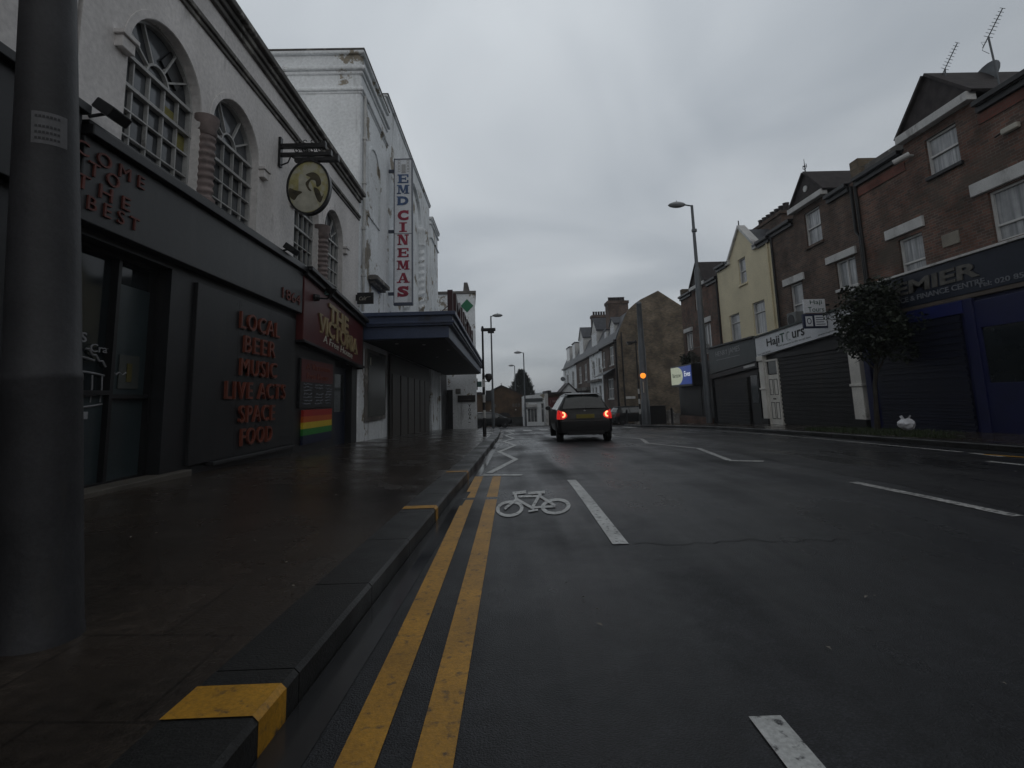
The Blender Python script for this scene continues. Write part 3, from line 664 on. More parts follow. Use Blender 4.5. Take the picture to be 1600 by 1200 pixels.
def serifs(mb, y0, y1, z, h, n):
    for i in range(n):
        a = y0 + (y1 - y0) * (i + .5) / n
        for zz in (z - h / 2, z + h / 2): mb.fbox(Lf, a - .09, a + .09, zs(a, zz) - .018, zs(a, zz) + .018, -.176, -.161)
text_into(mb, 'THE', (X_, 12.93, zs(12.93, 3.44)), us, v, w=1.55, h=.44, bold=.035, thick=.03)
text_into(mb, 'VICTORIA', (X_, 13.05, zs(13.05, 3.05)), us, v, w=3.1, h=.40, bold=.03, thick=.03)
serifs(mb, 12.2, 13.7, 3.44, .44, 3); serifs(mb, 11.5, 14.6, 3.05, .40, 8)
ob('lettering', mb, m_gold, vs_)
mb = MB(); text_into(mb, 'A Free House', (X_, 13.0, zs(13.0, 2.74)), us, v, w=2.3, h=.17, bold=.0, thick=.012, shear=.2)
ob('lettering', mb, m_cream, vs_)
mb = MB(); mb.fbox(Lf, 10.66, 13.2, -.2, 2.4, .0, .31); ob('pub_front', mb, m_black, pub); mb = MB(); mb.fbox(Lf, 14.7, 15.2, -.3, 2.2, .0, .31); ob('door_pier', mb, m_black, pub)
mb = MB(); mb.fbox(Lf, 13.2, 14.7, -.2, 2.1, .18, .30); d2 = ob('door', mb, M('dark_blue_door', (0.010, 0.014, 0.030), rough=.35), pub)
mb = MB(); mb.fbox(Lf, 13.4, 14.5, .9, 1.9, .16, .178); ob('pane', mb, m_shopgl, d2)

mbd = thing('menu_board', 'tall pub notice board with maroon top and white chalk columns above the rainbow board', 'notice board', (LW, 11.9, 1.0))
mb = MB(); mb.fbox(Lf, 10.86, 12.92, 1.04, 2.10, -.05, -.002); ob('board', mb, m_black, mbd, bevel=.006)
mb = MB(); mb.fbox(Lf, 10.90, 12.88, 1.60, 2.08, -.058, -.051); hd = ob('heading', mb, m_maroon, mbd)
mb = MB(); text_into(mb, 'A Victorian', (LW + .059, 11.88, 1.94), u, v, w=1.5, h=.14, bold=.01, thick=.008); text_into(mb, 'Free House', (LW + .059, 11.88, 1.73), u, v, w=1.4, h=.14, bold=.01, thick=.008)
ob('lettering', mb, m_redlet, hd)
mb = MB(); rr = random.Random(3)
for c_, (a, w_) in enumerate(((11.0, .52), (11.68, .5), (12.34, .46))):
    for k in range(7):
        if c_ == 1 and k in (2,): continue
        z = 1.55 - k * .07; a0 = a + rr.uniform(0, .1)
        mb.tube([(LW + .056, a0 + (w_ * rr.uniform(.7, 1)) * j / 9, z + rr.uniform(-.018, .018)) for j in range(10)], .011, 4)
ob('chalk_writing', mb, M('chalk', (0.17, 0.18, 0.20), rough=.8, var=.4, scale=8), mbd)
rbw = thing('rainbow_board', 'rainbow striped board in red, orange, yellow, green and blue low on the dark pub front', 'painted board', (LW, 12, .4))
zz = [1.0, .86, .735, .60, .46, .27]
for k in range(5):
    mb = MB(); mb.fbox(Lf, 11.05, 12.86, zz[k + 1] + .001, zz[k], -.06, -.003); ob('stripe', mb, RB[k], rbw)

# pub things: hanging sign, lantern, floodlights, small projecting sign
hs = thing('hanging_sign', 'oval painted pub sign hanging from a black iron bracket on the white wall', 'pub sign', (LW, 9.6, 5.0))
ys_ = 9.6
mb = MB()
mb.box(-4.3, -4.25, ys_ - .05, ys_ + .05, 5.75, 6.36)
for x1, z, hh in ((-3.38, 6.18, .045), (-3.27, 6.0, .035)): mb.box(-4.27, x1, ys_ - .035, ys_ + .035, z - hh, z + hh)
mb.box(-3.98, -3.13, ys_ - .05, ys_ + .05, 5.845, 5.92)
for x in (-3.42, -3.3, -3.16): mb.box(x - .035, x + .035, ys_ - .055, ys_ + .055, (5.86 if x > -3.2 else 5.96 if x > -3.35 else 6.12), (5.98 if x > -3.2 else 6.07 if x > -3.35 else 6.26))
mb.tube([(-4.1, ys_, 6.0), (-3.9, ys_, 5.86)], .018); mb.tube([(-4.27, ys_, 5.78), (-4.12, ys_, 5.84), (-4.06, ys_, 5.99)], .015)
for xc in (-3.95, -3.8, -3.65, -3.5):
    mb.tube([(xc + (.065 - .004 * k) * math.cos(k * .7), ys_, 6.09 + (.065 - .004 * k) * math.sin(k * .7)) for k in range(13)], .011, 5)
    mb.tube([(xc + (.04 - .002 * k) * math.cos(k * .7), ys_, 6.27 + (.04 - .002 * k) * math.sin(k * .7)) for k in range(8)], .008, 5)
for x in (-3.75, -3.6): mb.tube([(x, ys_, 5.80), (x, ys_, 5.9)], .015)
ob('bracket', mb, m_black, hs)
oc, oz, orx, orz = -3.69, 5.31, .425, .56
ell = lambda rx, rz, n=40: [(oc + rx * math.cos(2 * PI * k / n), oz + rz * math.sin(2 * PI * k / n)) for k in range(n)]
mb = MB(); mb.ringprism(Ff(ys_), ell(orx, orz), ell(orx - .035, orz - .035), -.06, .06); ob('rim', mb, m_black, hs, smooth=True)
m_ptg = M('old_painting_yellow', (0.34, 0.31, 0.135), rough=.4, var=.3, scale=5, dirt=(0.42, 0.41, 0.33), dirt_lo=.45, dirt_hi=.6, dirt_scale=4)
mb = MB(); mb.prism(Ff(ys_), ell(orx - .034, orz - .034), -.035, .035); pt = ob('painted_panel', mb, m_ptg, hs)
def blob(name, pts, mat, d):
    mb = MB(); n = 5; sm = []
    for i in range(len(pts)):
        p0, p1, p2, p3 = (pts[(i + k - 1) % len(pts)] for k in range(4))
        for k in range(n):
            q = k / n
            sm.append(tuple(.5 * (2 * p1[j] + (p2[j] - p0[j]) * q + (2 * p0[j] - 5 * p1[j] + 4 * p2[j] - p3[j]) * q * q + (3 * p1[j] - p0[j] - 3 * p2[j] + p3[j]) * q ** 3) for j in (0, 1)))
    mb.prism(Ff(ys_), [(oc + a, oz + b) for a, b in sm], -.035 - d, -.0345); ob(name, mb, mat, pt)
m_pd = M('old_painting_brown', (0.060, 0.050, 0.028), rough=.45, var=.5, scale=7); m_pl = M('old_painting_pale', (0.40, 0.39, 0.32), rough=.45, var=.2, scale=6)
blob('figure', [(-.18, .26), (-.02, .16), (.06, .05), (.12, -.2), (.2, -.42), (-.05, -.5), (-.26, -.38), (-.2, -.1)], m_pl, .003)
blob('figure', [(-.06, .25), (.08, .30), (.20, .22), (.24, .06), (.16, .0), (.13, .12), (.04, .14), (.0, .02), (.06, -.08), (.0, -.06), (-.06, .08), (.03, .19)], m_pd, .006)
blob('figure', [(-.37, -.02), (-.26, -.06), (-.12, -.10), (-.2, -.17), (-.27, -.26), (-.36, -.18)], m_pd, .006)
blob('figure', [(.10, -.02), (.2, -.06), (.26, -.2), (.3, -.14), (.24, -.32), (.16, -.24)], m_pd, .006)

lt = thing('wall_lantern', 'dark swan necked lamp projecting in front of the maroon pub name board', 'lamp', (LW, 11.6, 3.4))
mb = MB(); mb.tube([(LW + .15, 11.25, 3.46), (LW + .42, 11.3, 3.44), (LW + .5, 11.3, 3.5)], .018); mb.lathe((LW + .17, 11.25, 3.38), [(.0, 0), (.1, .02), (.12, .08), (.1, .14), (0, .17)], 10); ob('arm', mb, m_black, lt)
mb = MB(); mb.lathe((LW + .5, 11.3, 3.45), [(.02, 0), (.05, .1), (.12, .18), (.13, .2), (.02, .21)], 12); ob('lamp_shade', mb, m_black, lt)
mb = MB(); mb.tube([(LW + .4 + .1 * math.cos(k), 11.35 + .04 * k, 3.62 + .05 * math.sin(k * 1.3)) for k in range(7)], .02, 5); ob('bulb', mb, M('teal_glass', (0.06, 0.13, 0.12), rough=.2), lt)
def flood(y, z, lab):
    f = thing('floodlight', lab, 'floodlight', (LW, y, z), 'floodlights along the pub fascia')
    mb = MB(); c, s_ = math.cos(R(35)), math.sin(R(35))
    o = Vector((LW + .24, y, z))
    P = [o + Vector((a * c + b * s_, yy_, -a * s_ + b * c)) for a in (-.11, .11) for yy_ in (-.14, .14) for b in (-.06, .06)]
    mb.add(P, [(0, 1, 3, 2), (4, 6, 7, 5), (0, 4, 5, 1), (2, 3, 7, 6), (0, 2, 6, 4), (1, 5, 7, 3)]); ob('housing', mb, m_black, f, bevel=.015)
    mb = MB(); mb.tube([(LW, y, z - .03), (LW + .2, y, z)], .018); ob('arm', mb, m_black, f)
    return f
flood(5.12, 4.22, 'black floodlight above the red fascia wording beside the lamp column')
flood(9.75, 4.12, 'small black floodlight on the fascia below the oval pub sign')
cs = thing('projecting_sign', 'small black sign with pale script jutting from the pub end beside the blue canopy', 'sign', (LW, 15.0, 4.2))
mb = MB(); mb.box(-4.26, -3.78, 14.96, 15.04, 4.02, 4.36); ob('board', mb, m_black, cs, bevel=.008)
mb = MB(); text_into(mb, 'Cafe', (-4.09, 14.959, 4.18), (1, 0, 0), v, w=.2, h=.11, shear=.25, thick=.006); mb.tube([(-4.0, 14.955, 4.20), (-3.95, 14.955, 4.22), (-3.86, 14.955, 4.225)], .006, 4); ob('lettering', mb, m_cream, cs)
mb = MB(); mb.box(-4.33, -4.26, 14.97, 15.03, 4.12, 4.30); ob('bracket', mb, m_black, cs)

# ------------------------------------------------------------------ the cinema
cin = thing('cinema', 'tall white rendered cinema with peeling paint and a long navy canopy over the pavement', 'building', (LW, 25, -.3))
mb = MB()
mb.box(-16, LW, 15.28, 18.95, -.8, 12.36); mb.box(-16, LW - .05, 18.951, 31.0, -1.2, 13.2); mb.box(-16, LW + .03, 31.001, 34.3, -1.4, 12.5)
ob('wall', mb, m_render2, cin, bevel=.09)
mb = MB()
for y0, y1, x1, zz in ((15.28, 18.95, LW, ((12.30, 12.42, .10), (11.72, 11.86, .14), (11.60, 11.718, .06), (11.02, 11.14, .09), (10.94, 11.018, .04))), (31.0, 34.3, LW + .03, ((12.42, 12.55, .13), (12.1, 12.2, .1), (11.2, 11.3, .09)))):
    for z0, z1, d in zz: mb.box(-16.02, x1 + d, y0 - d, y1 - (.004 if y0 < 16 else -d), z0, z1)
mb.box(-16, LW + .02, 18.94, 31.02, 13.16, 13.26)
ob('moulding', mb, m_render2, cin, bevel=.05)
mb = MB(); mb.box(-16, LW + .12, 15.16, 18.94, 12.422, 12.47); mb.box(-16, LW + .05, 18.93, 31.0, 13.262, 13.30); mb.box(-16, LW + .18, 30.95, 34.45, 12.552, 12.6); ob('coping', mb, m_cornice, cin, bevel=.02)
def niche(y0, y1, z0, sp):
    o_ = arc(y0, y1, z0, sp, 14); i_ = arc(y0 + .10, y1 - .10, z0 + .10, sp, 14)
    mb = MB(); mb.ringprism(Lf, o_, i_, -.045, .06); return mb
ob('blind_arch', niche(16.15, 17.75, 7.2, 9.1), m_render2, cin, bevel=.01)
ob('blind_arch', niche(32.0, 33.4, 7.0, 9.2), m_render2, cin, bevel=.01)
mb = MB(); mb.fbox(Lf, 16.3, 18.1, 5.08, 5.22, -.32, .0); mb.fbox(Lf, 16.4, 18.0, 4.98, 5.077, -.2, .0); mb.fbox(Lf, 16.45, 17.95, 5.223, 5.28, -.22, .0); ob('window_hood', mb, m_cornice, cin, bevel=.02)
for yc in (22.6, 26.9):
    mb = MB(); prof = [(.28, 0), (.28, .3), (.2, .35)] + [(.2, .4 + k * .025) for k in range(212)] + [(.22, 5.75), (.27, 5.85), (.22, 5.95), (.31, 6.3), (.26, 6.45), (.33, 6.6), (.30, 6.75), (.2, 6.85)]
    mb.lathe((LW + .02, yc, 3.6), prof, 22, fn=lambda t_, z: 1 + .15 * math.sin(t_ - z * 17) if .4 <= z < 5.72 else (1 + .10 * math.sin(6 * t_) if z > 5.8 else 1))
    ob('twisted_column', mb, m_render2, cin, smooth=True)
mb = MB(); n = 20
o_ = [(24.75 + 2.6 * math.cos(PI * k / n), 10.4 + 1.9 * math.sin(PI * k / n)) for k in range(n + 1)]; i_ = [(24.75 + 2.2 * math.cos(PI * k / n), 10.4 + 1.55 * math.sin(PI * k / n)) for k in range(n + 1)]
mb.prism(Lf, o_ + i_[::-1], -.1, .07); ob('arch_ring', mb, m_render2, cin, bevel=.02)
mb = MB(); mb.tube([(LW + .06, 15.55, 3.9), (LW + .06, 15.55, 11.0)], .045, 8)
for z in (5, 6.5, 8, 9.5): mb.box(LW - .01, LW + .12, 15.49, 15.61, z, z + .07)
ob('drainpipe', mb, m_pvc, cin)
# canopy
mb = MB()
mb.box(LW - .02, -1.5, 15.46, 38.0, 3.40, 3.80); mb.box(LW - .02, -1.40, 15.38, 38.08, 3.70, 3.82); mb.box(LW - .02, -1.44, 15.42, 38.04, 3.46, 3.53)
mb.box(LW - .02, -1.62, 15.56, 37.9, 3.02, 3.399)
can = ob('canopy', mb, m_navy, cin, bevel=.015)
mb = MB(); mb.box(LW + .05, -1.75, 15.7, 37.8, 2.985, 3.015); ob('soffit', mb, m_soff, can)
mb = MB(); mb.box(-1.66, -1.50, 15.62, 15.78, 3.82, 4.52); mb.box(-1.66, -1.63, 15.78, 27.0, 3.86, 3.90); mb.box(-1.66, -1.63, 15.78, 27.0, 4.42, 4.46)
for y in range(17, 28, 2): mb.tube([(-1.65, y, 3.8), (-1.65, y, 4.44)], .02, 6); mb.tube([(-1.65, y, 4.4), (-2.3, y, 3.82)], .015, 6)
ob('sign_frame', mb, M('dark_maroon_frame', (0.040, 0.014, 0.016), rough=.5), can)
mb = MB(); text_into(mb, 'MIRTH', (-1.62, 21.2, 4.22), u, v, w=9.4, h=.74, bold=.0, thick=.14, spacing=1.15); ob('lettering', mb, M('dark_maroon_letter', (0.050, 0.016, 0.018), rough=.5), can)
mb = MB(); text_into(mb, 'MIRTH', (-1.478, 21.2, 4.22), u, v, w=9.35, h=.70, bold=-.016, thick=.012, spacing=1.15); ob('lettering_face', mb, M('grey_letter_face', (0.17, 0.16, 0.16), rough=.5), can)
mb = MB()
for x, y in ((-2.6, 17), (-3.4, 16.5), (-2.0, 19), (-2.8, 22), (-2.2, 26)): mb.lathe((x, y, 2.965), [(.05, 0), (.06, .02)], 10)
ob('downlight', mb, m_pvc, can)
# frontage under the canopy
mb = MB(); mb.fbox(Lf, 16.0, 18.55, .55, 2.80, -.09, .0); pc = ob('poster_case', mb, m_cornice, cin, bevel=.01)
mb = MB(); mb.fbox(Lf, 16.15, 18.4, .68, 2.68, -.10, -.091); ob('poster', mb, M('dark_green_poster', (0.030, 0.036, 0.028), rough=.25, var=.7, scale=1.6), pc)
mb = MB(); mb.fbox(Lf, 16.3, 16.42, 2.3, 2.55, -.106, -.101); ob('notice', mb, m_cream, pc)
mb = MB(); mb.fbox(Lf, 19.4, 29.6, -1.0, 2.95, -.06, .0); ent = ob('entrance', mb, M('dark_brown_door', (0.026, 0.020, 0.016), rough=.45, var=.3), cin)
mb = MB()
for k in range(6): mb.fbox(Lf, 19.7 + k * 1.62, 21.1 + k * 1.62, -.6, 2.2, -.09, -.061)
ob('door', mb, M('brown_door_leaf', (0.040, 0.030, 0.022), rough=.4, var=.3), ent, bevel=.01)
mb = MB(); mb.fbox(Lf, 29.9, 30.5, -1.0, 2.97, -.14, .0); ob('pier', mb, m_render2, cin, bevel=.015); mb = MB(); mb.fbox(Lf, 33.9, 34.35, -1.2, 2.97, -.16, .0); ob('pier', mb, m_render2, cin, bevel=.015)
mb = MB(); mb.box(LW - .3, LW - .1, 34.301, 40.1, -1.5, 3.4); hb_ = ob('hoarding', mb, m_black, cin)
mb = MB(); mb.prism(XfL(LW - .1), [(36.4, .7), (36.9, .9), (37.0, 1.5), (37.4, 1.6), (37.1, 1.75), (37.0, 2.2), (36.8, 2.25), (36.7, 1.8), (36.2, 1.5), (36.6, 1.4)], -.02, -.002); ob('poster_figure', mb, M('pale_figure', (0.12, .13, .14), rough=.5, var=.4, scale=4), hb_)
# vertical cinema sign
em = thing('vertical_cinema_sign', 'tall white projecting sign with blue and crimson slab letters on the cinema front', 'sign', (LW, 19.5, 5.0))
mb = MB(); mb.box(-4.10, -3.43, 19.42, 19.58, 4.9, 10.72); ob('sign_box', mb, m_signw, em)
mb = MB()
for a, b, c, d_ in ((-4.13, -4.10, 4.87, 10.75), (-3.43, -3.40, 4.87, 10.75)): mb.box(a, b, 19.40, 19.60, c, d_)
mb.box(-4.13, -3.40, 19.401, 19.599, 4.80, 4.90); mb.box(-4.10, -3.43, 19.402, 19.598, 10.72, 10.75); mb.box(-4.10, -3.43, 19.41, 19.415, 7.63, 7.65)
for z in (5.2, 7.7, 10.2): mb.box(-4.36, -4.13, 19.46, 19.54, z, z + .12)
ob('frame', mb, M('sign_frame_blue', (0.055, 0.065, 0.095), rough=.5), em)
def glyph(mb, ch, x0, z0, w, h, F, d):
    rect = lambda a, b, c, e: [(a, b), (c, b), (c, e), (a, e)]
    G = {'E': [rect(.10, 0, .38, 1), rect(0, 0, 1, .14), rect(0, .86, 1, 1), rect(.38, .43, .76, .57), rect(.86, .1, 1, .34), rect(.86, .66, 1, .9), rect(.67, .34, .78, .66)],
         'I': [rect(.35, 0, .65, 1), rect(.15, 0, .85, .12), rect(.15, .88, .85, 1)],
         'N': [rect(.10, 0, .24, 1), rect(.76, 0, .90, 1), [(.08, 1), (.40, 1), (.92, 0), (.62, 0)], rect(0, 0, .36, .11), rect(-.02, .89, .34, 1), rect(.64, .89, 1.02, 1)],
         'M': [rect(.06, 0, .18, 1), rect(.72, 0, .96, 1), [(.06, 1), (.36, 1), (.58, .1), (.42, .1)], [(.68, 1), (.86, 1), (.58, .1), (.47, .1)], rect(-.06, 0, .32, .11), rect(.60, 0, 1.08, .11), rect(-.06, .89, .2, 1), rect(.8, .89, 1.08, 1)],
         'A': [[(.42, 1), (.58, 1), (.20, 0), (.06, 0)], [(.38, 1), (.66, 1), (1.0, 0), (.70, 0)], rect(.2, .26, .8, .38), rect(-.06, 0, .34, .11), rect(.56, 0, 1.1, .11)]}
    if ch in G:
        for k, pts in enumerate(G[ch]): mb.prism(F, [(x0 + w * a, z0 + h * b) for a, b in pts], d - .012 - .0006 * k, d)
    else:
        text_into(mb, ch, F(x0 + w / 2, z0 + h / 2, d), (1, 0, 0), (0, 0, 1), w=w, h=h, bold=.055, thick=.013)
        if ch == 'D':
            for b in (0, .89): mb.prism(F, [(x0 - .03, z0 + h * b), (x0 + w * .4, z0 + h * b), (x0 + w * .4, z0 + h * (b + .11)), (x0 - .03, z0 + h * (b + .11))], d - .0125, d)
        if ch == 'C': mb.prism(F, [(x0 + w * .88, z0 + h * .62), (x0 + w, z0 + h * .62), (x0 + w, z0 + h), (x0 + w * .88, z0 + h * .97)], d - .0125, d)
        if ch == 'S':
            mb.prism(F, [(x0 + w * .86, z0 + h * .66), (x0 + w * .98, z0 + h * .66), (x0 + w * .98, z0 + h), (x0 + w * .86, z0 + h)], d - .0125, d)
            mb.prism(F, [(x0, z0), (x0 + w * .12, z0), (x0 + w * .12, z0 + h * .34), (x0, z0 + h * .34)], d - .0125, d)
zv = lambda v_: 10.09 - (v_ - 274) * .02615
mB = MB(); mR = MB(); F_ = Ff(19.42)
for ch, v0, v1 in (('E', 274, 288), ('M', 291, 305), ('D', 309, 323)): glyph(mB, ch, -3.98, zv(v1), .43, zv(v0) - zv(v1), F_, -.001)
for ch, v0, v1 in (('C', 331, 347), ('I', 350, 365), ('N', 369, 385), ('E', 390, 404), ('M', 409, 423), ('A', 428, 443), ('S', 448, 464)): glyph(mR, ch, -3.98, zv(v1), .43, zv(v0) - zv(v1), F_, -.001)
ob('blue_lettering', mB, m_sblue, em); ob('crimson_lettering', mR, m_sred, em)
mb = MB()
for k in range(4):
    z = zv(270) + k * .13
    for x in (-3.97, -3.62): mb.ringprism(F_, [(x, z), (x + .10, z), (x + .10, z + .11), (x, z + .11)], [(x + .02, z + .02), (x + .08, z + .02), (x + .08, z + .09), (x + .02, z + .09)], -.006, -.001)
mb.box(-3.83, -3.66, 19.414, 19.4195, zv(272), zv(258))
ob('film_strip_emblem', mb, M('faded_grey_emblem', (0.36, .36, .36), rough=.5), em)

# ------------------------------------------------------------------ yoga building past the canopy
yo = thing('yoga_building', 'plain white rendered block with vertical black lettering just past the cinema canopy', 'building', (-8, 47, zt(45)))
YW = 40.2; Yw = Ff(YW)
Pf = lambda a, b, d: (a, b, d)
mb = MB(); mb.prism(Pf, [(-16, YW), (-2.08, YW), (-2.42, 45.5), (-16, 56)], -2.6, 9.55); ob('wall', mb, m_render2, yo, bevel=.02)
mb = MB(); mb.prism(Pf, [(-16, YW - .1), (-1.98, YW - .1), (-2.34, 45.6), (-16, 56.2)], 9.552, 9.76); ob('coping', mb, m_cornice, yo, bevel=.02)
mb = MB(); mb.prism(Yw, [(-3.02, 9.78), (-2.5, 9.78), (-2.66, 10.5), (-2.95, 10.5)], .1, 1.3); ob('roof_stack', mb, m_cornice, yo, bevel=.03)
mb = MB(); mb.prism(Yw, [(-2.72, 9.10), (-2.22, 8.56), (-2.72, 8.02), (-3.22, 8.56)], -.04, -.001); ob('green_diamond', mb, m_green, yo)
mb = MB(); mb.fbox(Yw, -3.72, -3.33, 1.62, 2.02, -.04, -.001); ob('plaque', mb, m_cornice, yo)
mb = MB(); mb.fbox(Yw, -3.56, -2.2, .98, 1.50, -.07, -.001); nb = ob('name_board', mb, M('brown_black_board', (0.022, 0.018, 0.016), rough=.4), yo)
mb = MB(); mb.fbox(Yw, -3.4, -2.5, 1.16, 1.19, -.075, -.071); ob('lettering', mb, m_cornice, nb)
mb = MB()
for k, ch in enumerate('YOGA'): text_into(mb, ch, (-2.66, YW - .001, .68 - k * .31), (1, 0, 0), v, w=.2, h=.25, bold=.02, thick=.01)
mb.fbox(Yw, -2.76, -2.6, -.6, -.56, -.011, -.001)
ob('lettering', mb, m_black, yo)
mb = MB(); mb.fbox(Yw, -4.4, -3.95, -1.5, 1.95, -.03, -.001); ob('door', mb, m_black, yo)
mb = MB()
for z in (4.2, 5.0, 7.0): mb.lathe((-2.2, YW - .03, z), [(.03, 0), (.03, .06)], 6)
ob('vent', mb, m_cornice, yo)
gs = thing('projecting_sign', 'small green projecting sign on the corner of the white yoga building', 'sign', (-2.08, 41, 2.3))
mb = MB(); mb.box(-2.03, -1.70, 40.72, 40.80, 2.12, 2.56); ob('board', mb, M('teal_sign_face', (0.05, 0.10, 0.09), rough=.5), gs)
mb = MB(); mb.box(-2.10, -2.03, 40.7, 40.82, 1.9, 2.8); ob('bracket', mb, m_black, gs)

# ------------------------------------------------------------------ right side terrace
ur = (0, -1, 0)
def sash(parent, F, a0, a1, b0, b1, mid=.5, depth=.10, bars=(), frm=m_wfr2, gl=m_curt, w=.05, sill=None, name='window', top_open=False):
    fr = MB(); d0, d1 = depth - .03, depth + .03
    fr.ringprism(F, [(a0, b0), (a1, b0), (a1, b1), (a0, b1)], [(a0 + w, b0 + w), (a1 - w, b0 + w), (a1 - w, b1 - w), (a0 + w, b1 - w)], d0, d1)
    if mid: bm_ = b0 + (b1 - b0) * mid; fr.fbox(F, a0 + w, a1 - w, bm_ - w * .5, bm_ + w * .5, d0 + .004, d1 - .002)
    for x in bars: a = a0 + (a1 - a0) * x; fr.fbox(F, a - w * .4, a + w * .4, b0 + w, b1 - w, d0 + .006, d1 - .004)
    o = ob(name, fr, frm, parent)
    p = MB(); p.fbox(F, a0 + .01, a1 - .01, b0 + .01, b1 - .01, depth + .031, depth + .04); ob('pane', p, gl, o)
    if sill:
        s_ = MB(); s_.fbox(F, a0 - .07, a1 + .07, b0 - .10, b0 - .002, -.07, depth - .03); ob('sill', s_, sill, o, bevel=.008)
    return o
def boxpart(name, F, a0, a1, b0, b1, d0, d1, mat, parent, bevel=.012):
    mb = MB(); mb.fbox(F, a0, a1, b0, b1, d0, d1); return ob(name, mb, mat, parent, bevel=bevel)
def gutter(parent, segs, z, F=Rf):
    for a, b in segs: boxpart('gutter', F, a, b, z - .06, z + .07, -.20, -.04, m_black, parent); boxpart('eaves_board', F, a, b, z - .22, z - .062, -.10, .02, m_black, parent, 0)
def pitched_roof(parent, y0, y1, z, ridge_dx=4.2, ridge_dz=1.9, mat=None, x0=RW):
    mb = MB(); P = lambda x, y, zz: (x, y, zz); a = -.16
    prof = [(x0 + a, z), (x0 + ridge_dx, z + ridge_dz), (x0 + 2 * ridge_dx, z), (x0 + 2 * ridge_dx, z - .14), (x0 + ridge_dx, z + ridge_dz - .14), (x0 + a, z - .1)]
    n = 6; mb.add([(p[0], y0, p[1]) for p in prof] + [(p[0], y1, p[1]) for p in prof], [(i, (i + 1) % n, (i + 1) % n + n, i + n) for i in range(n)] + [(0, 1, 4, 5), (1, 2, 3, 4), (6, 7, 10, 11), (7, 8, 9, 10)])
    return ob('roof', mb, mat or m_slate, parent)
def gable_roof(parent, a0, a1, ap, b0, bap, F=Rf, front=m_tile, back=3.2, name='gable', over=.10):
    mb = MB(); mb.prism(F, [(a0, b0), (a1, b0), (ap, bap)], -.06, back); g_ = ob(name, mb, front, parent)
    mb = MB()
    for (p, q) in (((a0, b0), (ap, bap)), ((a1, b0), (ap, bap))):
        dx, dz = q[0] - p[0], q[1] - p[1]; L = math.hypot(dx, dz); e = .09 / L; nx, nz = -dz / L * .06, dx / L * .06
        if nz < 0: nx, nz = -nx, -nz
        p2 = (p[0] - dx * e, p[1] - dz * e)
        mb.prism(F, [(p2[0] + nx * .2, p2[1] + nz * .2), (q[0] + nx * .2, q[1] + nz * .2), (q[0] + nx * 1.4, q[1] + nz * 1.4), (p2[0] + nx * 1.4, p2[1] + nz * 1.4)], -.06 - over, back)
    ob('gable_roof', mb, m_tile, g_)
    return g_
def drain(parent, pts, r=.05, mat=None): mb = MB(); mb.tube(pts, r, 8); return ob('drainpipe', mb, mat or m_black, parent, smooth=True)

# --- blue shop
pr = thing('blue_shop_house', 'red brown brick terrace house above a royal blue shop, nearest on the right', 'building', (RW, 12, 0))
mb = MB()
rect = lambda a, b, c, d: [(a, b), (c, b), (c, d), (a, d)]
PW = [rect(13.84, 4.38, 14.73, 5.48), rect(10.86, 4.50, 11.80, 5.76), rect(12.33, 6.86, 13.33, 7.94), rect(8.2, 4.5, 9.2, 5.76)]
mb.wall(Rf, [(-6, 3.2), (16.13, 3.2), (16.13, 8.0), (14.05, 8.0), (14.05, 8.2), (11.72, 8.2), (11.72, 8.0), (-6, 8.0)], PW, .2)
mb.box(RW + .22, 20, -5.99, 16.12, -.4, 7.95); mb.box(RW + .22, RW + 3, 11.73, 14.04, 7.9, 8.19)
ob('wall', mb, m_bred, pr)
sash(pr, Rf, 13.84, 14.73, 4.38, 5.48, .32, sill=None); sash(pr, Rf, 10.86, 11.80, 4.50, 5.76, .32); sash(pr, Rf, 12.33, 13.33, 6.86, 7.94, .5, sill=m_black); sash(pr, Rf, 8.2, 9.2, 4.5, 5.76, .32)
for a, b, c, d in ((13.70, 5.60, 15.14, 5.90), (10.75, 5.80, 12.18, 6.12), (8.1, 5.8, 9.4, 6.12)): boxpart('lintel', Rf, a, b, 0, 0, 0, 0, m_pvc, pr) if False else boxpart('lintel', Rf, a, c, b, d, -.07, .05, m_pvc, pr)
boxpart('band', Rf, 11.70, 14.07, 8.19, 8.42, -.22, .04, m_pvc, pr)
gable_roof(pr, 11.72, 14.06, 12.9, 8.42, 9.62)
gutter(pr, ((-6, 11.66), (14.1, 16.1)), 8.0)
boxpart('brick_course', Rf, -6, 11.70, 7.50, 7.76, -.025, .02, brick('red_course_brick', (0.17, 0.060, 0.045), (0.13, 0.052, 0.040), (0.10, .075, .06)), pr, 0)
boxpart('brick_course', Rf, 14.08, 16.12, 7.42, 7.70, -.025, .02, bpy.data.materials['red_course_brick'], pr, 0)
mb = MB(); mb.box(RW + .25, RW + .6, 14.07, 16.4, 8.05, 8.50); ob('parapet', mb, m_cornice, pr, bevel=.02)
mb = MB(); mb.box(RW + .05, RW + 3, 16.0, 16.42, 8.03, 8.76); ob('party_wall', mb, m_bstock, pr, bevel=.02)
pitched_roof(pr, -6, 11.6, 8.02, mat=m_tile); pitched_roof(pr, 14.1, 15.98, 8.02)
boxpart('plaque', Rf, 12.70, 13.22, 4.80, 5.14, -.03, .01, M('beige_plaque', (0.22, 0.20, 0.165), rough=.7), pr, .01)
SF = 11.40; Sf = Xf(SF)
mb = MB(); mb.box(SF, RW + .21, -6, 16.0, -.4, 4.2); ob('shopfront', mb, m_blue, pr)
mb = MB(); mb.box(SF - .16, RW + .05, -6, 16.02, 4.21, 4.27); ob('ledge', mb, m_pvc, pr, bevel=.01)
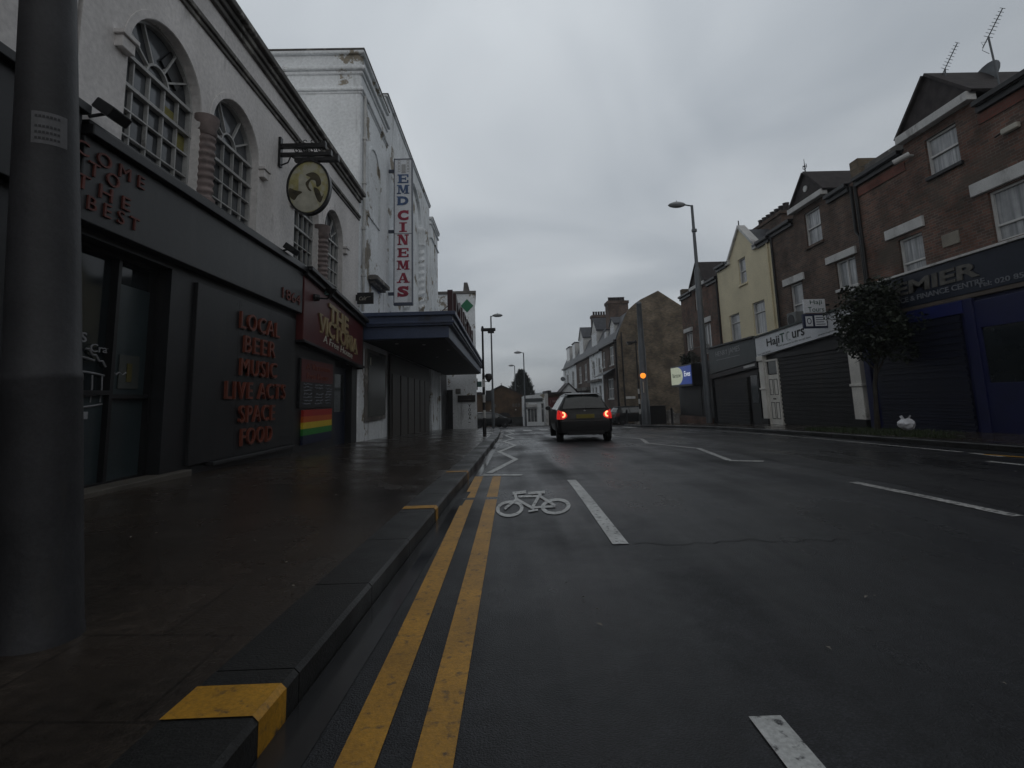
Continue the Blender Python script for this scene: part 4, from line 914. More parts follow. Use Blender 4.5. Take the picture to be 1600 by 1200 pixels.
mb = MB(); mb.box(SF - .10, SF - .001, -6, 15.6, 3.30, 4.205); fb = ob('shop_sign', mb, m_bluesign, pr, bevel=.012)
mb = MB(); text_into(mb, 'PREMIER', (SF - .101, 13.42, 3.84), ur, v, w=3.7, h=.36, bold=.03, thick=.03, shear=.1); ob('lettering', mb, M('worn_cream_letter', (0.10, 0.095, 0.085), rough=.6, var=.4, scale=6), fb)
mb = MB(); text_into(mb, 'INSURANCE & FINANCE CENTRE', (SF - .101, 13.30, 3.52), ur, v, w=3.6, h=.14, bold=.015, thick=.012)
text_into(mb, 'Tel: 020 8521 7700', (SF - .101, 10.75, 3.44), ur, v, w=1.9, h=.12, bold=.012, thick=.012); ob('lettering', mb, M('worn_white_letter', (0.16, 0.17, 0.19), rough=.6, var=.3, scale=6), fb)
mb = MB(); mb.box(SF - .085, SF - .001, -6, 15.55, 3.20, 3.297); ob('trim', mb, m_pvc if False else M('tan_trim', (0.10, 0.08, 0.065), rough=.6), fb)
mb = MB(); mb.box(SF - .09, SF - .001, 12.2, 15.5, 2.86, 3.19); ob('shutter_box', mb, M('blue_shutter_box', (0.010, 0.016, 0.10), rough=.4, var=.2), pr, bevel=.015)
mb = MB()
for k in range(34): mb.prism(lambda a, b, d: (SF - .05 + d, a, b), [(12.35, -.05 + k * .085), (15.4, -.05 + k * .085), (15.4, .03 + k * .085), (12.35, .03 + k * .085)], 0 if k % 2 else -.026, .049)
ob('shutter', mb, M('navy_steel_shutter', (0.006, 0.008, 0.022), rough=.45, var=.25), pr)
mb = MB(); mb.ringprism(Sf, rect(10.7, .0, 11.95, 3.1), rect(10.82, 1.15, 11.83, 2.45), -.06, -.001); d_ = ob('door', mb, m_blue, pr, bevel=.01)
mb = MB(); mb.fbox(Sf, 10.8, 11.85, 1.1, 2.5, -.03, -.002); ob('pane', mb, m_shopgl, d_)
mb = MB(); mb.fbox(Sf, 10.8, 11.85, .1, 1.1, -.03, -.002); ob('lower_panel', mb, m_blue, d_)
for a in (12.05, 15.75): boxpart('pilaster', Sf, a - .12, a + .12, -.3, 3.19, -.10, -.001, m_blue, pr)
drain(pr, [(RW - .06, 16.12, 7.95), (RW - .06, 16.12, 4.3)])
sc_ = thing('security_camera', 'pale security camera on the brick beside the tall gabled dormer window', 'camera', (RW, 13.9, 7.6))
mb = MB(); mb.tube([(RW, 13.75, 7.72), (RW - .2, 13.75, 7.72)], .03); ob('bracket', mb, m_pvc, sc_)
mb = MB(); mb.tube([(RW - .15, 13.7, 7.74), (RW - .45, 13.95, 7.6)], .075, 10); ob('housing', mb, m_pvc, sc_)
wl_ = thing('wall_lamp', 'cream bulkhead lamp on the upper brick wall at the right edge', 'lamp', (RW, 10.9, 7.0))
mb = MB(); mb.fbox(Rf, 10.75, 11.15, 6.92, 7.06, -.12, -.002); ob('housing', mb, m_cream, wl_, bevel=.03)
mb = MB(); mb.tube([(RW - .06, 11.15, 7.0), (RW - .1, 11.3, 6.95)], .02, 6); ob('cable', mb, m_black, wl_)
def aerial(base, top, boom_to, lab, n=9):
    t = thing('television_aerial', lab, 'aerial', base, 'television aerials on the roofs')
    mb = MB(); mb.tube([base, top], .022, 6); ob('mast', mb, m_steel, t)
    a, b = Vector(top), Vector(boom_to); d = (b - a).normalized(); s_ = d.cross(Vector((1, 0, .2))).normalized(); mb = MB(); mb.tube([a - d * .25, b], .012, 5)
    for k in range(n):
        p = a + (b - a) * (k / (n - 1)); L = .125 - .06 * k / n; mb.tube([p - s_ * L, p + s_ * L], .006, 4)
    for q in (-.16, .16): mb.tube([a - d * .2, a - d * .22 + s_ * .05 + Vector((0, 0, q * .7)), a - d * .22 - s_ * .14 + Vector((0, 0, q))], .006, 4)
    ob('antenna', mb, m_steel, t); return t
aerial((RW + .2, 12.60, 9.4), (RW + .2, 12.58, 9.62), (RW + .2, 12.12, 10.05), 'small television aerial on the peak of the dark gable')
aerial((RW + .3, 11.35, 8.2), (RW + .3, 11.42, 9.68), (RW + .3, 10.98, 10.10), 'tall television aerial on a leaning pole above the brick parapet')
sd = thing('satellite_dish', 'pale satellite dish behind the dark gable on the right roof', 'satellite dish', (RW + 1.2, 13.0, 9.1))
mb = MB(); mb.lathe((0, 0, 0), [(.0, -.10), (.2, -.085), (.36, -.03), (.45, .03), (.44, .04), (.35, -.015), (.2, -.07), (.0, -.085)], 20); M_ = Matrix.Translation((RW + 1.35, 12.65, 9.38)) @ Matrix.Rotation(R(-70), 4, 'Y'); mb.v = [tuple(M_ @ Vector(p)) for p in mb.v]
ob('dish', mb, m_steel, sd, smooth=True)
mb = MB(); mb.tube([(RW + 1.4, 12.65, 9.3), (RW + 1.6, 12.75, 8.8)], .03); ob('arm', mb, m_steel, sd)

# --- travel shop
hj = thing('travel_shop_house', 'brown brick terrace house with white travel shop sign, gabled dormer and roof finial', 'building', (RW, 19, -.2))
mb = MB(); HWn = [rect(16.62, 4.60, 17.66, 5.58), rect(19.76, 3.95, 20.63, 5.42), rect(18.18, 6.62, 19.16, 7.96)]
mb.wall(Rf, [(16.14, 2.6), (21.74, 2.6), (21.74, 8.02), (19.88, 8.02), (19.88, 8.2), (17.68, 8.2), (17.68, 8.02), (16.14, 8.02)], HWn, .2)
mb.box(RW + .22, 20, 16.141, 21.739, -.8, 7.95); mb.box(RW + .22, RW + 3, 17.69, 19.87, 7.9, 8.19); ob('wall', mb, m_bdark, hj)
sash(hj, Rf, 16.62, 17.66, 4.60, 5.58, .0, bars=(.5,), sill=m_pvc); sash(hj, Rf, 19.76, 20.63, 3.95, 5.42, .42); sash(hj, Rf, 18.18, 19.16, 6.62, 7.96, .5, sill=m_bdark)
boxpart('lintel', Rf, 16.5, 18.1, 5.62, 5.88, -.07, .05, m_pvc, hj); boxpart('lintel', Rf, 19.55, 21.05, 5.45, 5.74, -.07, .05, m_pvc, hj)
boxpart('band', Rf, 17.66, 19.9, 8.19, 8.40, -.22, .04, m_pvc, hj)
g_ = gable_roof(hj, 17.7, 19.86, 18.72, 8.40, 9.46)
mb = MB(); n = 16; mb.prism(Rf, [(18.75 + .12 * math.cos(2 * PI * k / n), 8.85 + .12 * math.sin(2 * PI * k / n)) for k in range(n)], -.10, -.061); ob('round_vent', mb, m_pvc, g_)
mb = MB(); fx, fy = RW - .02, 18.72; mb.tube([(fx, fy, 9.45), (fx, fy, 10.05)], [.03, .008], 6)
for dy in (-.12, .12): mb.tube([(fx, fy, 9.62), (fx, fy + dy, 9.70), (fx, fy + dy * .8, 9.82)], .014, 5)
mb.lathe((fx, fy, 9.72), [(.01, 0), (.05, .04), (.01, .08)], 8); ob('finial', mb, m_black, g_)
gutter(hj, ((16.45, 17.62), (19.93, 21.72)), 8.0)
pitched_roof(hj, 16.45, 17.6, 8.02); pitched_roof(hj, 19.95, 21.7, 8.02)
drain(hj, [(RW - .06, 21.6, 7.9), (RW - .06, 21.6, 3.7)]); drain(hj, [(RW - .05, 16.35, 7.9), (RW - .05, 16.35, 6.3), (RW - .05, 16.2, 6.1), (RW - .05, 16.2, 4.2)])
tz = lambda y: 3.76 - (y - 16.05) * .0435; bz = lambda y: 3.06 - (y - 16.05) * .066
mb = MB(); mb.box(SF + .12, RW + .21, 16.03, 22.6, -.7, 3.4); ob('shop_body', mb, m_black, hj)
mb = MB(); mb.prism(Xf(SF - .10), [(16.15, bz(16.15)), (22.58, bz(22.58)), (22.58, tz(22.58)), (16.15, tz(16.15))], 0, .25); hs_ = ob('shop_sign', mb, m_signw, hj, bevel=.01)
mb = MB(); mb.prism(Xf(SF - .16), [(16.1, tz(16.1) + .002), (22.6, tz(22.6) + .002), (22.6, tz(22.6) + .07), (16.1, tz(16.1) + .07)], 0, .76); ob('ledge', mb, M('green_lead', (0.06, 0.075, 0.07), rough=.6), hj)
ut = Vector((0, -1, .05)); X_ = SF - .101; mz = lambda y: (tz(y) + bz(y)) / 2
mb = MB(); text_into(mb, 'Haji', (X_, 21.07, mz(21.07) + .0), ut, v, w=1.02, h=.44, bold=.012, thick=.012); mb2 = MB()
text_into(mb, 'urs', (X_, 19.2, mz(19.2) + .03), ut, v, w=.82, h=.27, bold=.012, thick=.012)
ob('lettering', mb, M('near_black_letter', (0.020, 0.022, 0.022), rough=.5), hs_)
mb = MB(); text_into(mb, 'T', (X_, 20.33, mz(20.33) + .06), ut, v, w=.34, h=.36, bold=.012, thick=.012)
n = 14; cyv, czv = 19.88, mz(19.88) + .04
o_ = [(cyv - .17 * math.cos(R(50 + 260 * k / n)), czv + .18 * math.sin(R(50 + 260 * k / n))) for k in range(n + 1)]
i_ = [(cyv - .045 - .145 * math.cos(R(62 + 236 * k / n)), czv + .015 + .15 * math.sin(R(62 + 236 * k / n))) for k in range(n + 1)]
mb.prism(Xf(X_), o_ + i_[::-1], -.012, 0); ob('lettering', mb, m_dkgreen, hs_)
mb = MB(); text_into(mb, 'Your passport to the sacred land', (X_, 19.6, bz(19.6) + .15), ut, v, w=2.3, h=.085, thick=.006)
text_into(mb, 'www.hajitours.co.uk', (X_, 17.2, bz(17.2) + .10), Vector((0, -1, .066)), v, w=1.6, h=.08, thick=.006)
text_into(mb, 'Tel: 020 8520', (X_, 21.9, bz(21.9) + .07), Vector((0, -1, .066)), v, w=1.1, h=.07, thick=.006); ob('lettering', mb, M('grey_letter', (0.16, 0.17, 0.17), rough=.5), hs_)
m_cdoor = M('cream_door_paint', (0.70, 0.68, 0.63), rough=.55, var=.15, dirt=(0.16, .14, .12), dirt_scale=3, dirt_lo=.6, dirt_hi=.8)
for a0, a1 in ((22.15, 22.55), (16.12, 16.62)):
    zb = zt(a0) + .12
    mb = MB(); mb.fbox(Xf(SF), a0, a1, zb + .25, bz(a0) - .01, -.06, .12); mb.fbox(Xf(SF), a0 - .04, a1 + .04, 1.18, 1.26, -.10, .1); mb.fbox(Xf(SF), a0 - .04, a1 + .04, bz(a0) - .22, bz(a0) - .012, -.12, .1); ob('pilaster', mb, m_cdoor, hj, bevel=.012)
    boxpart('plinth', Xf(SF), a0 - .05, a1 + .05, zb - .2, zb + .25, -.10, .119, m_black, hj)
mb = MB(); n = 24; mb.prism(Xf(SF), [(16.37 + .2 * math.cos(2 * PI * k / n), 2.55 + .24 * math.sin(2 * PI * k / n)) for k in range(n)], -.16, -.125); ob('carved_bracket', mb, M('grey_carving', (0.12, .115, .11), rough=.7, var=.6, scale=6), hj, bevel=.03)
zb = zt(21.6) + .1
mb = MB(); mb.ringprism(Xf(SF), rect(21.08, zb, 22.12, 2.45), rect(21.16, zb + .02, 22.04, 2.38), -.02, .11); dd = ob('door_frame', mb, m_cdoor, hj)
mb = MB(); mb.fbox(Xf(SF), 21.17, 22.03, zb + .03, 1.80, .03, .1); d3 = ob('door', mb, m_cdoor, dd)
mb = MB()
for a0, a1, b0, b1 in ((21.27, 21.56, .95, 1.62), (21.64, 21.93, .95, 1.62), (21.27, 21.56, -.05, .65), (21.64, 21.93, -.05, .65)): mb.ringprism(Xf(SF), rect(a0, b0, a1, b1), rect(a0 + .03, b0 + .03, a1 - .03, b1 - .03), .018, .029)
mb.fbox(Xf(SF), 21.5, 21.72, .76, .82, .012, .029); ob('door_moulding', mb, m_cornice, dd)
mb = MB(); mb.fbox(Xf(SF), 21.17, 22.03, 1.84, 2.37, .05, .09); ob('transom_pane', mb, m_shopgl, dd)
mb = MB()
for k in range(34):
    b = zt(19) + .12 + k * .082
    if b < 2.42: mb.fbox(Xf(SF + .04), 16.66, 21.05, b, b + .078, -.028 if k % 2 else 0, .07)
mb.fbox(Xf(SF), 16.64, 21.06, 2.46, 2.62, -.03, .11); ob('shutter', mb, m_shut, hj)
ps = thing('projecting_sign', 'white over dark blue double projecting sign beside the street tree crown', 'sign', (RW, 17.4, 3.7))
mb = MB(); mb.box(10.52, 11.28, 17.36, 17.44, 3.76, 4.24); b1 = ob('upper_board', mb, m_signw, ps, bevel=.01)
mb = MB(); text_into(mb, 'Haji', (10.95, 17.359, 4.11), (1, 0, 0), v, w=.42, h=.19, thick=.006); text_into(mb, 'Tours', (10.93, 17.359, 3.88), (1, 0, 0), v, w=.56, h=.17, thick=.006); ob('lettering', mb, m_dkgreen, b1)
mb = MB(); mb.box(10.44, 11.28, 17.355, 17.445, 3.22, 3.72); b2 = ob('lower_board', mb, M('navy_board', (0.018, 0.025, 0.060), rough=.45), ps, bevel=.01)
mb = MB(); mb.box(10.52, 10.76, 17.345, 17.354, 3.29, 3.64); mb.box(10.84, 11.25, 17.345, 17.354, 3.29, 3.66); l1 = ob('panel', mb, m_signw, b2)
mb = MB()
for k in range(4): mb.box(10.88, 11.2 - .04 * (k % 2), 17.341, 17.3445, 3.34 + k * .08, 3.365 + k * .08)
mb.ringprism(Ff(17.345), [(10.64 + .08 * math.cos(2 * PI * k / 16), 3.47 + .11 * math.sin(2 * PI * k / 16)) for k in range(16)], [(10.64 + .055 * math.cos(2 * PI * k / 16), 3.47 + .08 * math.sin(2 * PI * k / 16)) for k in range(16)], -.004, -.0005); ob('lettering', mb, M('navy_letter', (0.03, 0.04, 0.08), rough=.5), b2)
mb = MB(); mb.box(11.28, 11.42, 17.37, 17.43, 3.4, 3.46); mb.box(11.28, 11.42, 17.37, 17.43, 4.0, 4.06); ob('bracket', mb, m_black, ps)
ac = thing('air_conditioner', 'pale round fan unit standing before the travel shop upper window', 'air conditioner', (RW - .3, 20.1, 4.0))
mb = MB(); mb.box(RW - .42, RW - .10, 19.72, 20.35, 3.62, 4.2); ob('casing', mb, M('grey_casing', (0.16, 0.17, 0.17), rough=.6), ac, bevel=.02)
mb = MB(); n = 18; mb.prism(Xf(RW - .42), [(20.05 + .22 * math.cos(2 * PI * k / n), 3.9 + .22 * math.sin(2 * PI * k / n)) for k in range(n)], -.015, -.001); ob('fan_grille', mb, m_black, ac)

# --- yellow house
ye = thing('yellow_house', 'pale yellow rendered terrace house with a pointed gable above a grey shop sign', 'building', (RW, 24.6, -.4))
mb = MB(); YWn = [rect(24.18, 6.42, 24.96, 7.70), rect(25.32, 3.72, 26.46, 5.10), rect(22.76, 3.76, 23.92, 5.28)]
mb.wall(Rf, [(21.741, 2.4), (27.48, 2.4), (27.48, 7.75), (25.85, 7.95), (24.5, 9.22), (23.15, 7.95), (21.741, 7.95)], YWn, .22)
mb.box(RW + .24, 20, 21.742, 27.479, -1, 7.7); ob('wall', mb, m_ylw, ye)
mb = MB(); mb.prism(Rf, [(23.17, 7.9), (25.83, 7.9), (24.5, 9.16)], .25, 3.2); ob('roof', mb, m_slate, ye)
mb = MB()
for p, q in (((25.95, 7.86), (24.5, 9.22)), ((23.05, 7.86), (24.5, 9.22))):
    s_ = .12 if q[0] < p[0] else -.12
    mb.prism(Rf, [p, q, (q[0], q[1] + .17), (p[0] + s_ * .8, p[1] + .08)], -.10, .3)
mb.prism(Rf, [(25.8, 7.72), (26.15, 7.72), (26.15, 7.95), (25.8, 7.95)], -.14, .2); mb.prism(Rf, [(22.85, 7.72), (23.2, 7.72), (23.2, 7.95), (22.85, 7.95)], -.14, .2)
ob('gable_coping', mb, m_pvc, ye, bevel=.01)
mb = MB(); mb.tube([(RW, 24.5, 9.3), (RW, 24.5, 9.62)], .03, 6); ob('finial', mb, m_black, ye)
sash(ye, Rf, 24.18, 24.96, 6.42, 7.70, .5, sill=m_ylw); sash(ye, Rf, 25.32, 26.46, 3.72, 5.10, .68, bars=()); sash(ye, Rf, 22.76, 23.92, 3.76, 5.28, .68)
gutter(ye, ((21.76, 22.82), (26.18, 27.46)), 7.9)
pitched_roof(ye, 21.76, 23.1, 7.92); pitched_roof(ye, 25.9, 27.46, 7.92)
drain(ye, [(RW - .05, 22.0, 7.8), (RW - .05, 22.0, 3.7)], .045, m_ylw)
mb = MB(); mb.box(RW + 1.5, RW + 2.4, 23.3, 25.9, 7.6, 9.5); mb.box(RW + 1.44, RW + 2.46, 23.22, 25.98, 9.5, 9.66); ch = ob('chimney', mb, m_bdark, ye)
mb = MB()
for k in range(7): mb.lathe((RW + 1.85, 23.4 + k * .40, 9.66), [(.15, 0), (.14, .1), (.13, .34), (.16, .4), (.10, .41)], 12)
ob('chimney_pots', mb, m_tile, ch, smooth=True)
mb = MB(); mb.box(SF + .14, RW + .21, 22.62, 27.9, -1, 3.45); ob('shop_body', mb, m_black, ye)
tz2 = lambda y: 3.52; bz2 = lambda y: 2.47 - (y - 22.65) * .066
mb = MB(); mb.prism(Xf(SF - .08), [(22.66, bz2(22.66)), (27.88, bz2(27.88)), (27.88, 3.50), (22.66, 3.52)], 0, .25); s2 = ob('shop_sign', mb, m_hjgrey, ye, bevel=.01)
mb = MB(); text_into(mb, 'HENRY JAMES', (SF - .081, 25.55, 3.12), Vector((0, -1, .03)), v, w=2.8, h=.34, bold=-.004, thick=.008); mb.prism(Xf(SF - .081), [(24.2, 2.86), (26.95, 2.80), (26.95, 2.82), (24.2, 2.88)], -.008, -.001); ob('lettering', mb, M('silver_letter', (0.34, 0.35, 0.36), rough=.4), s2)
mb = MB(); mb.prism(Xf(SF - .2), [(22.64, 3.521), (27.9, 3.501), (27.9, 3.57), (22.64, 3.59)], 0, .8); ob('ledge', mb, m_black, ye)
mb = MB(); mb.prism(Xf(SF - .09), [(22.66, 2.2), (27.88, 1.86), (27.88, 2.08), (22.66, 2.43)], 0, .2); ob('shutter_box', mb, m_dgrey, ye)
mb = MB(); mb.prism(Xf(SF - .1), [(22.8, 2.26), (23.9, 2.2), (23.9, 2.30), (22.8, 2.36)], -.005, 0); ob('lettering', mb, m_pvc, ye)
mb = MB()
for k in range(36):
    b = zt(26) + .14 + k * .08
    if b < 1.8: mb.fbox(Xf(SF + .03), 23.95, 27.6, b, b + .076, -.028 if k % 2 else 0, .1)
ob('shutter', mb, m_shut, ye)
mb = MB(); mb.fbox(Xf(SF + .05), 22.9, 23.7, zt(23) + .15, 2.0, .0, .08); d4 = ob('door', mb, m_dgrey, ye)
mb = MB(); mb.fbox(Xf(SF + .05), 23.0, 23.6, .6, 1.85, -.01, -.001); ob('pane', mb, m_shopgl, d4)

# --- estate agent's house
es = thing('estate_agent_house', 'narrow red brown brick house with balcony and backlit agency sign at the street corner', 'building', (RW, 30.5, -.7))
mb = MB(); EWn = [rect(31.85, 3.85, 33.0, 5.0), rect(28.95, 3.40, 30.15, 5.15), rect(30.15, 6.15, 31.0, 7.45)]
mb.wall(Rf, [(27.481, 1.5), (33.45, 1.5), (33.45, 7.45), (31.4, 7.45), (31.4, 7.6), (29.0, 7.6), (29.0, 7.45), (27.481, 7.45)], EWn, .2)
mb.box(RW + .22, 20, 27.482, 33.449, -1.6, 7.4); ob('wall', mb, m_bred, es)
sash(es, Rf, 31.85, 33.0, 3.85, 5.0, 0, bars=(.5,)); sash(es, Rf, 28.95, 30.15, 3.40, 5.15, 0, bars=(.5,)); sash(es, Rf, 30.15, 31.0, 6.15, 7.45, .5)
boxpart('lintel', Rf, 31.7, 33.2, 5.03, 5.28, -.07, .05, m_pvc, es); boxpart('lintel', Rf, 28.8, 30.35, 5.2, 5.5, -.07, .05, m_pvc, es); boxpart('band', Rf, 29.0, 31.42, 7.45, 7.66, -.18, .04, m_pvc, es)
gable_roof(es, 29.0, 31.4, 30.1, 7.66, 8.95); gutter(es, ((27.5, 28.95), (31.46, 33.45)), 7.45)
pitched_roof(es, 27.5, 28.98, 7.5); pitched_roof(es, 31.45, 33.4, 7.5)
mb = MB(); mb.box(RW + .02, RW + 3, 33.1, 33.5, 7.42, 8.0); ob('party_wall', mb, m_bstock, es)
drain(es, [(RW - .05, 27.6, 7.4), (RW - .05, 27.6, 3.6)])
mb = MB(); mb.box(11.42, RW + .21, 28.0, 33.4, -1.6, 2.9); ob('shop_body', mb, m_dgrey, es)
mb = MB()
for k in range(30):
    b = -.2 + k * .08
    if b < 1.6: mb.fbox(Xf(11.40), 29.6, 33.0, b, b + .076, -.012 if k % 2 else 0, .019)
ob('shutter', mb, m_shut, es)
mb = MB(); mb.box(11.3, 11.419, 28.2, 33.3, -1.2, -.22); ob('stall_riser', mb, m_bred, es)
mb = MB(); mb.tube([(11.5, 28.2, 2.9), (11.5, 28.2, 3.8), (11.5, 31, 3.8), (11.5, 31, 2.9)], .025, 6)
for k in range(14): mb.tube([(11.5, 28.2 + k * .2, 2.9), (11.5, 28.2 + k * .2, 3.8)], .012, 5)
ob('balcony_rail', mb, m_cornice, es)
bs = thing('backlit_sign', 'glowing cream and blue box sign on the corner shop past the lamp column', 'sign', (11.4, 31.6, 2.2))
mb = MB(); mb.box(10.92, 11.42, 29.5, 33.25, 1.55, 2.85); ob('sign_box', mb, m_black, bs, bevel=.02)
mb = MB(); mb.box(10.9, 10.919, 29.6, 33.15, 1.68, 2.76); sf_ = ob('blue_face', mb, m_litblue, bs)
mb = MB(); n = 20; mb.prism(Xf(10.9), [(33.15, 1.68), (33.15, 2.76)] + [(32.0 - 1.0 * math.sin(PI * k / n), 2.22 + .54 * math.cos(PI * k / n)) for k in range(n + 1)], -.006, -.001); lf = ob('cream_face', mb, m_litsign, bs)
mb = MB(); text_into(mb, 'Bairstow', (10.893, 32.1, 2.26), ur, v, w=1.5, h=.26, thick=.003); ob('lettering', mb, m_dkgreen, lf)
mb = MB(); text_into(mb, 'Eves', (10.899, 30.25, 2.3), ur, v, w=1.0, h=.32, bold=.02, thick=.004); ob('lettering', mb, m_litwh, sf_)
mb = MB(); mb.box(10.9, 10.918, 29.6, 33.15, 1.56, 1.66); ob('base_trim', mb, m_hjgrey, bs)

# ------------------------------------------------------------------ terrace beyond the side road
TX = 10.6; Tf = Xf(TX)
def mansard(parent, y0, y1, ze):
    mb = MB(); prof = [(TX - .12, ze), (TX + .25, ze + .9), (TX + 1.1, ze + 2.6), (TX + 1.8, ze + 3.1), (TX + 4.1, ze + 4.35), (TX + 8, ze + 2.3), (TX + 8, ze)]
    n = len(prof); mb.add([(p[0], y0, p[1]) for p in prof] + [(p[0], y1, p[1]) for p in prof], [(i, (i + 1) % n, (i + 1) % n + n, i + n) for i in range(n - 1)] + [tuple(range(n)), tuple(range(n, 2 * n))])
    return ob('roof', mb, m_slate, parent)
def dormer(parent, a0, a1, b0, b1, gab, d=.35):
    F = Xf(TX + d)
    mb = MB(); pts = [(a0, b0), (a1, b0), (a1, b1)] + ([((a0 + a1) / 2, b1 + gab)] if gab else []) + [(a0, b1)]
    mb.prism(F, pts, -.05, 1.6); o = ob('dormer', mb, m_pvc, parent)
    mb = MB(); mb.fbox(F, a0 + .25, a1 - .25, b0 + .2, b1 - .15, -.062, -.051); ob('pane', mb, m_glass, o)
    mb = MB(); c = (a0 + a1) / 2
    if gab:
        for p in (a0 - .15, a1 + .15): mb.prism(F, [(p, b1 - .02), (c, b1 + gab + .02), (c, b1 + gab + .16), (p, b1 + .12)], -.15, 1.8)
    else: mb.fbox(F, a0 - .1, a1 + .1, b1 + .002, b1 + .12, -.15, 1.7)
    ob('dormer_roof', mb, m_slate, o)
def stack(parent, y0, y1, x0, x1, z0, z1, pots):
    mb = MB(); mb.box(x0, x1, y0, y1, z0, z1); mb.box(x0 - .08, x1 + .08, y0 - .08, y1 + .08, z1 - .3, z1); c = ob('chimney', mb, m_bdark, parent)
    mb = MB()
    for k in range(pots): mb.lathe((x0 + .3 + (x1 - x0 - .6) * k / max(1, pots - 1), (y0 + y1) / 2, z1), [(.14, 0), (.12, .4), (.15, .5), (.1, .51)], 10)
    ob('chimney_pots', mb, m_tile, c, smooth=True)
TERR = [
 ('corner terrace house of dark brick with a big blank gable end facing the camera', 47.0, 54.4, m_bdark, 6.2, [(48.6, 50.5, 4.1, 5.9), (52.9, 54.1, 4.1, 5.7), (49.4, 52.0, .85, 2.8)], [(48.9, 51.0, 7.0, 8.0, .7), (52.6, 54.0, 7.0, 7.9, 0)]),
 ('white fronted terrace house with a tall gabled dormer, second from the blank gable', 54.42, 62.5, m_render2, 6.05, [(55.5, 56.8, 3.6, 5.3), (59.0, 60.3, 3.5, 5.2), (55.6, 56.8, .2, 2.3), (58.2, 59.2, .2, 2.2), (60.4, 61.4, .2, 2.2)], [(58.2, 61.8, 6.6, 8.6, 1.6)]),
 ('dark brick terrace house with white window surrounds further along the far row', 62.52, 74.0, m_bdark, 6.0, [(64.6, 66.6, 3.2, 5.3), (69.2, 71.6, 3.0, 5.2)], [(68.2, 72.0, 6.6, 9.0, 1.5)]),
 ('white terrace house at the far left end of the row with two flat dormers', 74.02, 90.0, m_render2, 5.9, [(76.6, 79.0, 2.6, 5.0), (83.0, 85.6, 2.4, 4.8)], [(76.2, 79.4, 6.8, 9.2, 0), (82.6, 86.6, 6.9, 9.2, 0)])]
for lab, y0, y1, mt_, ze, wins, dorm in TERR:
    h = thing('terrace_house', lab, 'house', (TX, (y0 + y1) / 2, zt(y0)), 'terrace houses beyond the side road')
    mb = MB(); mb.wall(Tf, [(y0, -5), (y1, -5), (y1, ze), (y0, ze)], [rect(a, c, b, d) for a, b, c, d in wins], .2); mb.box(TX + .22, TX + 8, y0 + .002, y1 - .002, -5.4, ze - .05); ob('wall', mb, mt_, h)
    for a, b, c, d in wins: sash(h, Tf, a, b, c, d, .5, bars=(.5,) if b - a > 1.8 else (), gl=m_glass if mt_ is m_render2 else m_curt, w=.09, sill=m_pvc)
    mansard(h, y0 + (.25 if y0 < 48 else .01), y1 - .01, ze)
    for a0, a1, b0, b1, gb in dorm: dormer(h, a0, a1, b0, b1, gb)
    boxpart('cornice', Tf, y0 + .01, y1 - .01, ze - .1, ze + .12, -.3, .02, m_black, h)
    if y0 < 48:
        mb = MB(); mb.prism(Ff(46.75), [(TX - .02, -3), (17.6, -3), (17.6, 8.7), (14.7, 10.75), (13.0, 9.95), (12.5, 9.62), (11.8, 9.02), (11.0, 7.4), (TX - .02, 6.3)], 0, .25); ob('gable_wall', mb, m_bstock, h)
        stack(h, 52.6, 54.2, 11.2, 13.3, 7.6, 11.0, 8)
        mb = MB(); mb.prism(Tf, [(48.2, 3.15), (54.2, 3.05), (54.2, 3.1), (48.2, 3.2)], -1.0, 0); mb.v = [(x - 0, y, z + (.55 if x > TX - .5 else 0)) for x, y, z in mb.v]; ob('shop_awning', mb, m_slate, h)
        drain(h, [(TX - .08, 47.3, 6), (TX - .08, 47.3, -1.3)], .07); drain(h, [(11.0, 46.7, 6.9), (11.0, 46.7, -1.3)], .06)
    elif y0 < 60:
        stack(h, 61.2, 62.3, 11.0, 13.8, 8.0, 10.9, 8)
        mb = MB(); mb.prism(Ff(58), [(0, 0)] * 3, 0, 0) if False else mb.fbox(Tf, 55, 62.2, 2.75, 3.0, -.4, 0); ob('shop_cornice', mb, m_cornice, h)
    elif y0 < 70:
        boxpart('shop_cornice', Tf, 62.8, 73.8, 1.9, 2.3, -.5, 0, m_cornice, h)
    else:
        boxpart('shop_cornice', Tf, 74.5, 89, 1.6, 2.0, -.5, 0, m_cornice, h)
dsh = thing('satellite_dish', 'grey satellite dish on the far left end wall of the white terrace', 'satellite dish', (TX, 88, 4.3))
mb = MB(); mb.lathe((0, 0, 0), [(0, -.08), (.24, -.05), (.40, .03), (.37, .04), (.24, -.025), (0, -.06)], 18); M_ = Matrix.Translation((TX - .5, 86.8, 4.2)) @ Matrix.Rotation(R(70), 4, 'X'); mb.v = [tuple(M_ @ Vector(p)) for p in mb.v]; ob('dish', mb, m_steel, dsh, smooth=True)
mb = MB(); mb.tube([(TX, 87.2, 4.1), (TX - .5, 86.95, 4.2)], .04); ob('arm', mb, m_steel, dsh)
mb = MB(); mb.box(11.1, 11.95, 46.70, 46.748, .82, 1.04); ns = tag(ob('street_name_sign', mb, m_pvc), 'small white street name plate low on the blank brick gable wall', 'sign')
gw = thing('garden_wall', 'low grey wall with pale caps in front of the blank brick gable', 'wall', (14, 45.4, zt(45)))
mb = MB(); mb.box(11.6, 17.5, 45.2, 45.45, -1.8, -.55); ob('wall', mb, m_cornice, gw)
for x in (11.7, 14.6, 16.6):
    mb = MB(); mb.box(x - .28, x + .28, 45.05, 45.6, -1.8, -.28); ob('pier', mb, m_cornice, gw, bevel=.02)
